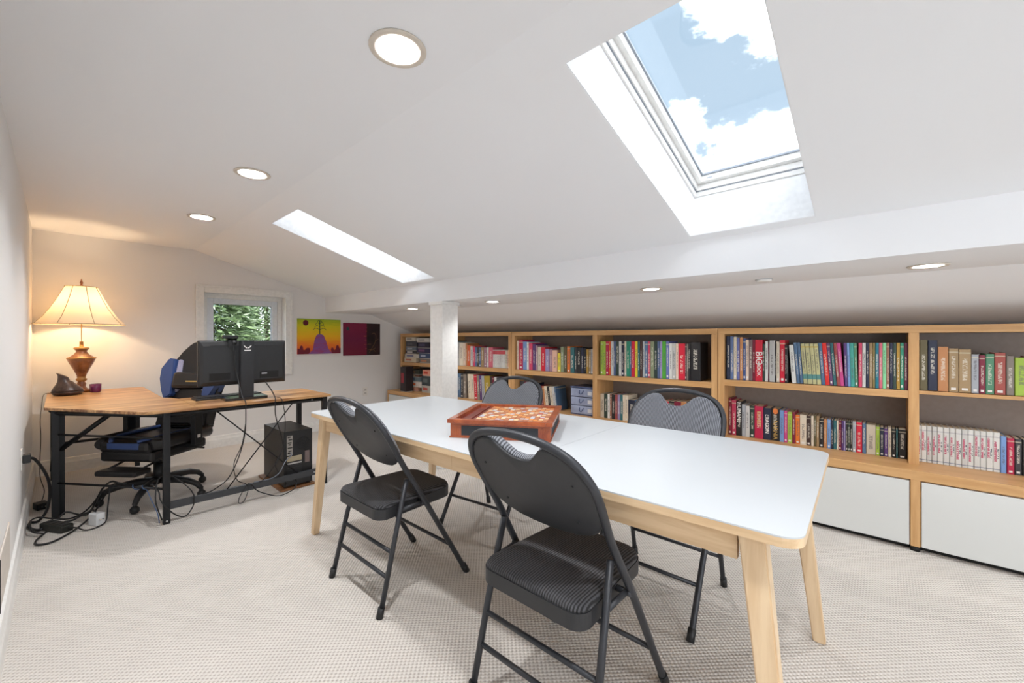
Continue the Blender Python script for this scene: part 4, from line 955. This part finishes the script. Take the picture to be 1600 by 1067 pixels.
part('canvas', grad('maroon_paint', [(0, (112, 8, 44)), (.5, (108, 10, 60)), (1, (126, 14, 58))]), t, box, 0, W, -.014, 0, 0, H_)
part('painted_black_panel', mat('black_paint', (40, 16, 20), .7, noise=(6., .6)), t, box, W*.62, W, -.0152, -.0141, 0.001, H_-.001)
part('painted_gold_lines', mat('gold_paint', (128, 92, 52), .6), t, lambda bm: [tube(bm, smooth_path([(W*a, -.0155, H_*b) for a, b in P], 3), .0022, 4) for P in (((.68, .06), (.78, .25), (.86, .42), (.88, .62), (.82, .70), (.76, .66)), ((.66, .18), (.78, .16), (.86, .22)), ((.80, .20), (.86, .10)), ((.86, .45), (.95, .50)), ((.64, .34), (.74, .34)))])
part('painted_edge_strokes', mat('edge_paint', (176, 92, 60), .6), t, lambda bm: [box(bm, W*(.62-rg.uniform(.02, .12)), W*.62, -.0150, -.0141, H_*z, H_*z+.004) for z in (.2, .33, .47, .59, .6, .75, .86)])
part('painted_green_spot', mat('spot_paint', (28, 74, 72), .7), t, lambda bm: prism(bm, [(W*.11+.02*math.cos(a), H_*.82+.026*math.sin(a)) for a in [2*PI*k/12 for k in range(12)]], -.0150, -.0141, 'Y'))

# ------------------------------------------------------------------ outlets, wall plate, cables
plate_m = mat('plate_white', (232, 228, 222), .4)
t = thing('wall_outlet', 'white double socket on the end wall below the maroon painting', 'outlet', (2.935, YE-.0005, .455))
part('plate', plate_m, t, box, -.036, .036, -.006, 0, -.058, .058, bev=.002)
for z in (-.024, .024): part('socket', mat('socket_offwhite', (198, 194, 188), .5), t, box, -.016, .016, -.0075, -.006, z-.014, z+.014, bev=.0005)  # sockets in a slightly darker off-white than the plate
t = thing('wall_outlet', 'white socket plate with black plug on the long side wall', 'outlet', (XL+.0005, 3.86, .475))
part('plate', plate_m, t, box, 0, .006, -.04, .04, -.06, .06, bev=.002); part('socket', MATS['socket_offwhite'], t, box, .006, .008, -.016, .016, .01, .04)
t = thing('wall_plate', 'beige rectangular cover plate with dark edge low on side wall', 'wall plate', (XL+.0005, 2.70, .27))
part('plate', mat('plate_beige', (214, 206, 196), .5), t, box, 0, .006, -.24, .24, -.10, .10, bev=.002); part('dark_edge', plastic_m, t, box, 0.001, .008, -.246, -.24, -.10, .10)
cord_m = mat('cord_black', (22, 22, 24), .45); cordb_m = mat('cord_blue', (60, 84, 120), .45); cordg_m = mat('cord_grey', (120, 128, 140), .45)
def cable(label, pts, r=.0035, m=cord_m, name='cable', n=6): return tag(part(name, m, None, lambda bm: tube(bm, smooth_path(pts, n), r, 6)), label, 'cable', 'cables around the desk')
t = thing('extension_cord', 'thick black cord from the side wall socket to the power bar', 'cord', (0, 0, 0), 0, 'cables around the desk')
part('cable', cord_m, t, lambda bm: tube(bm, smooth_path([(-.118, 3.86, .475), (-.10, 3.88, .46), (-.07, 3.96, .38), (-.045, 4.03, .28), (-.04, 4.06, .17), (-.055, 4.08, .07), (-.09, 4.09, .012), (-.125, 4.10, .010), (-.12, 3.98, .010), (-.085, 3.90, .012), (-.05, 3.915, .02)], 6), .008, 8))
part('plug', plastic_m, t, box, XL+.008, -.115, 3.835, 3.885, .45, .50, bev=.004)
t = thing('power_bar', 'black power bar lying on the carpet by the side wall', 'power bar', (-.01, 3.85, .001), math.radians(28))
part('body', mat('bar_black', (30, 32, 28), .5), t, box, -.032, .032, -.10, .10, 0, .045, bev=.008)
for k in range(4): part('socket', plastic2_m, t, box, -.018, .018, -.085+k*.048, -.055+k*.048, .045, .0465)
def adapter(nm, label, m, loc, rz, d):
    t = thing(nm, label, 'adapter', loc, rz); part('body', m, t, box, -d[0], d[0], -d[1], d[1], 0, d[2], bev=.004)
    part('prong', mat('prong_steel', (170, 170, 170), .3, metal=.8), t, lambda bm: [box(bm, s*.008-.002, s*.008+.002, -d[1]-.014, -d[1], d[2]*.5-.003, d[2]*.5+.003) for s in (-1, 1)])
adapter('power_adapter', 'white block power adapter on the carpet under the desk', mat('adapter_white', (222, 224, 226), .4), (.165, 3.775, .001), .5, (.024, .036, .075))
adapter('power_adapter', 'small black power adapter on the carpet in the room corner', plastic_m, (-.085, 4.42, .001), .3, (.03, .04, .045))
cable('thin lamp cord hanging from the desk corner to the floor', [(.066, 5.19, DZ+.006), (-.04, 5.17, DZ+.005), (-.075, 5.15, DZ+.006), (-.088, 5.10, DZ-.012), (-.09, 5.0, DZ-.04), (-.09, 4.5, .62), (-.085, 4.38, .50), (-.09, 4.40, .25), (-.07, 4.44, .12), (-.085, 4.48, .03)], .0022)
cable('thick black cable running from the power bar up to the low rod', [(.02, 3.86, .038), (.06, 3.87, .035), (.10, 3.93, .035), (.145, 3.965, .045), (.17, 3.95, .11), (.20, 3.89, .20), (.235, 3.82, .25), (.265, 3.745, .250), (.295, 3.70, .247)], .006)
cable('black cable loop lying on the carpet in front of the power bar', [(-.05, 3.77, .03), (-.09, 3.72, .008), (-.085, 3.64, .008), (-.03, 3.62, .008), (.04, 3.70, .008), (.09, 3.80, .008), (.13, 3.90, .010), (.175, 4.02, .03), (.215, 4.0, .12), (.235, 3.90, .20), (.262, 3.80, .235)], .0055)
cable('second black cable arching from the power bar toward the adapter', [(.0, 3.93, .05), (.03, 3.96, .07), (.08, 3.93, .05), (.12, 3.86, .05), (.145, 3.82, .088), (.16, 3.79, .080)], .005)
cable('black cable loop curling up beside the side wall', [(-.06, 3.80, .012), (-.11, 3.84, .03), (-.12, 3.95, .06), (-.09, 4.04, .05), (-.03, 4.02, .03), (.04, 3.99, .014), (.10, 4.04, .012), (.15, 4.09, .04), (.20, 4.08, .12), (.21, 4.06, .13)], .005)
cable('thin black cable crossing the power bar heap', [(.04, 3.762, .026), (.075, 3.73, .024), (.11, 3.695, .008), (.16, 3.70, .006), (.205, 3.74, .02), (.215, 3.77, .10), (.225, 3.78, .20), (.228, 3.784, .222)], .004)
cable('black cable bundle coiled around the desk leg', [(.405, 3.56, .243), (.42, 3.53, .244), (.432, 3.46, .215), (.44, 3.424, .16), (.50, 3.40, .07), (.56, 3.42, .03), (.605, 3.436, .08), (.61, 3.438, .148), (.585, 3.50, .20), (.51, 3.53, .28), (.44, 3.51, .29), (.415, 3.45, .17), (.44, 3.40, .05)], .004)
cable('thin blue cable wound along the low desk rod', [(.315+k*.006+.0128*math.cos(k*.9)*.81, 3.668-k*.0081+.0128*math.cos(k*.9)*.6, .2285+.0128*math.sin(k*.9)) for k in range(13)]+[(.398, 3.50, .17), (.418, 3.40, .10), (.425, 3.385, .04)], .003, cordb_m)
zb_ = .142
cable('black monitor cable hanging from the webcam to the foot rail', [(.885, 3.645, 1.19), (.888, 3.63, 1.10), (.90, 3.62, .95), (.905, 3.50, .785), (.905, 3.415, DZ+.006), (.905, 3.408, .70), (.90, 3.41, .52), (.86, 3.415, .35), (.80, 3.42, .22), (.72, 3.436, .158), (.66, 3.455, .1395)], .0035)
cable('thin black cable crossing the foot rail with a hanging loop', [(.903, 3.4025, .60), (.88, 3.400, .45), (.83, 3.400, .32), (.85, 3.405, .2), (.91, 3.425, .15), (.925, 3.43, .10), (.90, 3.43, .03), (.87, 3.43, .02), (.87, 3.43, .06), (.92, 3.432, .145)], .0028)
cable('black cable hanging from the monitor port down to the rail', [(1.10, 3.655, .87), (1.13, 3.60, .80), (1.11, 3.45, .755), (1.10, 3.41, .735), (1.10, 3.405, .62), (1.14, 3.405, .46), (1.15, 3.41, .36), (1.10, 3.41, .26), (1.13, 3.42, .17), (1.14, 3.435, .142)], .004)
cable('thin dark cable beside the monitor port cable', [(1.14, 3.50, DZ+.004), (1.145, 3.41, .738), (1.165, 3.403, .60), (1.16, 3.400, .45), (1.13, 3.397, .32), (1.07, 3.398, .22), (1.02, 3.425, .150), (1.0, 3.44, .1395)], .003)
cable('grey network cable running from the tower to the foot rail', [(1.235, 3.496, .30), (1.22, 3.43, .29), (1.17, 3.41, .26), (1.13, 3.402, .19), (1.09, 3.42, .155), (1.06, 3.45, .1395), (.97, 3.46, .1385)], .0035, cordg_m)
cable('black power cable drooping from the tower to the carpet', [(1.27, 3.50, .085), (1.26, 3.43, .07), (1.22, 3.40, .03), (1.12, 3.40, .012), (1.03, 3.42, .05), (.98, 3.432, .085), (.95, 3.438, .13), (.93, 3.45, .142)], .004)

# ------------------------------------------------------------------ evergreens and ground outside
struct(part('ground', mat('lawn', (96, 110, 72), .9), None, box, -14, 16, 6.5, 24, -4.6, -4.5))
leaf_ms = [mat('needle_dark', (86, 108, 72), .7), mat('needle_mid', (136, 158, 108), .7), mat('needle_pale', (190, 204, 172), .7)]
bark = mat('bark', (86, 70, 58), .9)
def tree(x, y, top, label, seed, n, r0):
    t = thing('evergreen_tree', label, 'tree', (x, y, -4.5), 0, 'evergreens outside the window'); q = random.Random(seed); H = top+4.5
    part('trunk', bark, t, lambda bm: tube(bm, [(0, 0, 0), (.05, .02, H*.5), (0, 0, H*.96)], [.16, .11, .03], 8))
    part('branches', bark, t, lambda bm: [tube(bm, [(0, 0, H*z), (math.cos(a)*r0*.9*(1.1-z), math.sin(a)*r0*.9*(1.1-z), H*z-.12)], [.03, .008], 5) for z, a in [(q.uniform(.45, .95), q.uniform(0, 6.3)) for _ in range(40)]])
    bm = BM()
    for _ in range(n):
        z = q.uniform(.5, 1.); a = q.uniform(0, 2*PI); r = r0*(1.15-z)*1.6*math.sqrt(q.uniform(.05, 1)); p = Vector((r*math.cos(a), r*math.sin(a), H*z-.3*r))
        d = Vector((math.cos(a)+q.uniform(-.6, .6), math.sin(a)+q.uniform(-.6, .6), q.uniform(-.6, .3))).normalized(); s = d.cross(Vector((q.uniform(-1, 1), q.uniform(-1, 1), 1))).normalized(); l_ = q.uniform(.05, .12); w_ = l_*.22
        f = bm.faces.new([bm.verts.new(v) for v in (p-d*l_, p+s*w_, p+d*l_, p-s*w_)]); f.material_index = q.choice((0, 0, 1, 1, 2))
    o = obj('foliage', bm, leaf_ms, t, recalc=False); o['kind'] = 'stuff'
tree(1.7, 8.4, 2.9, 'dense green evergreen filling the left of the small window', 5, 22000, 1.5)
tree(3.55, 11.7, 3.2, 'paler green evergreen behind, at the right of the small window', 8, 14000, 1.4)
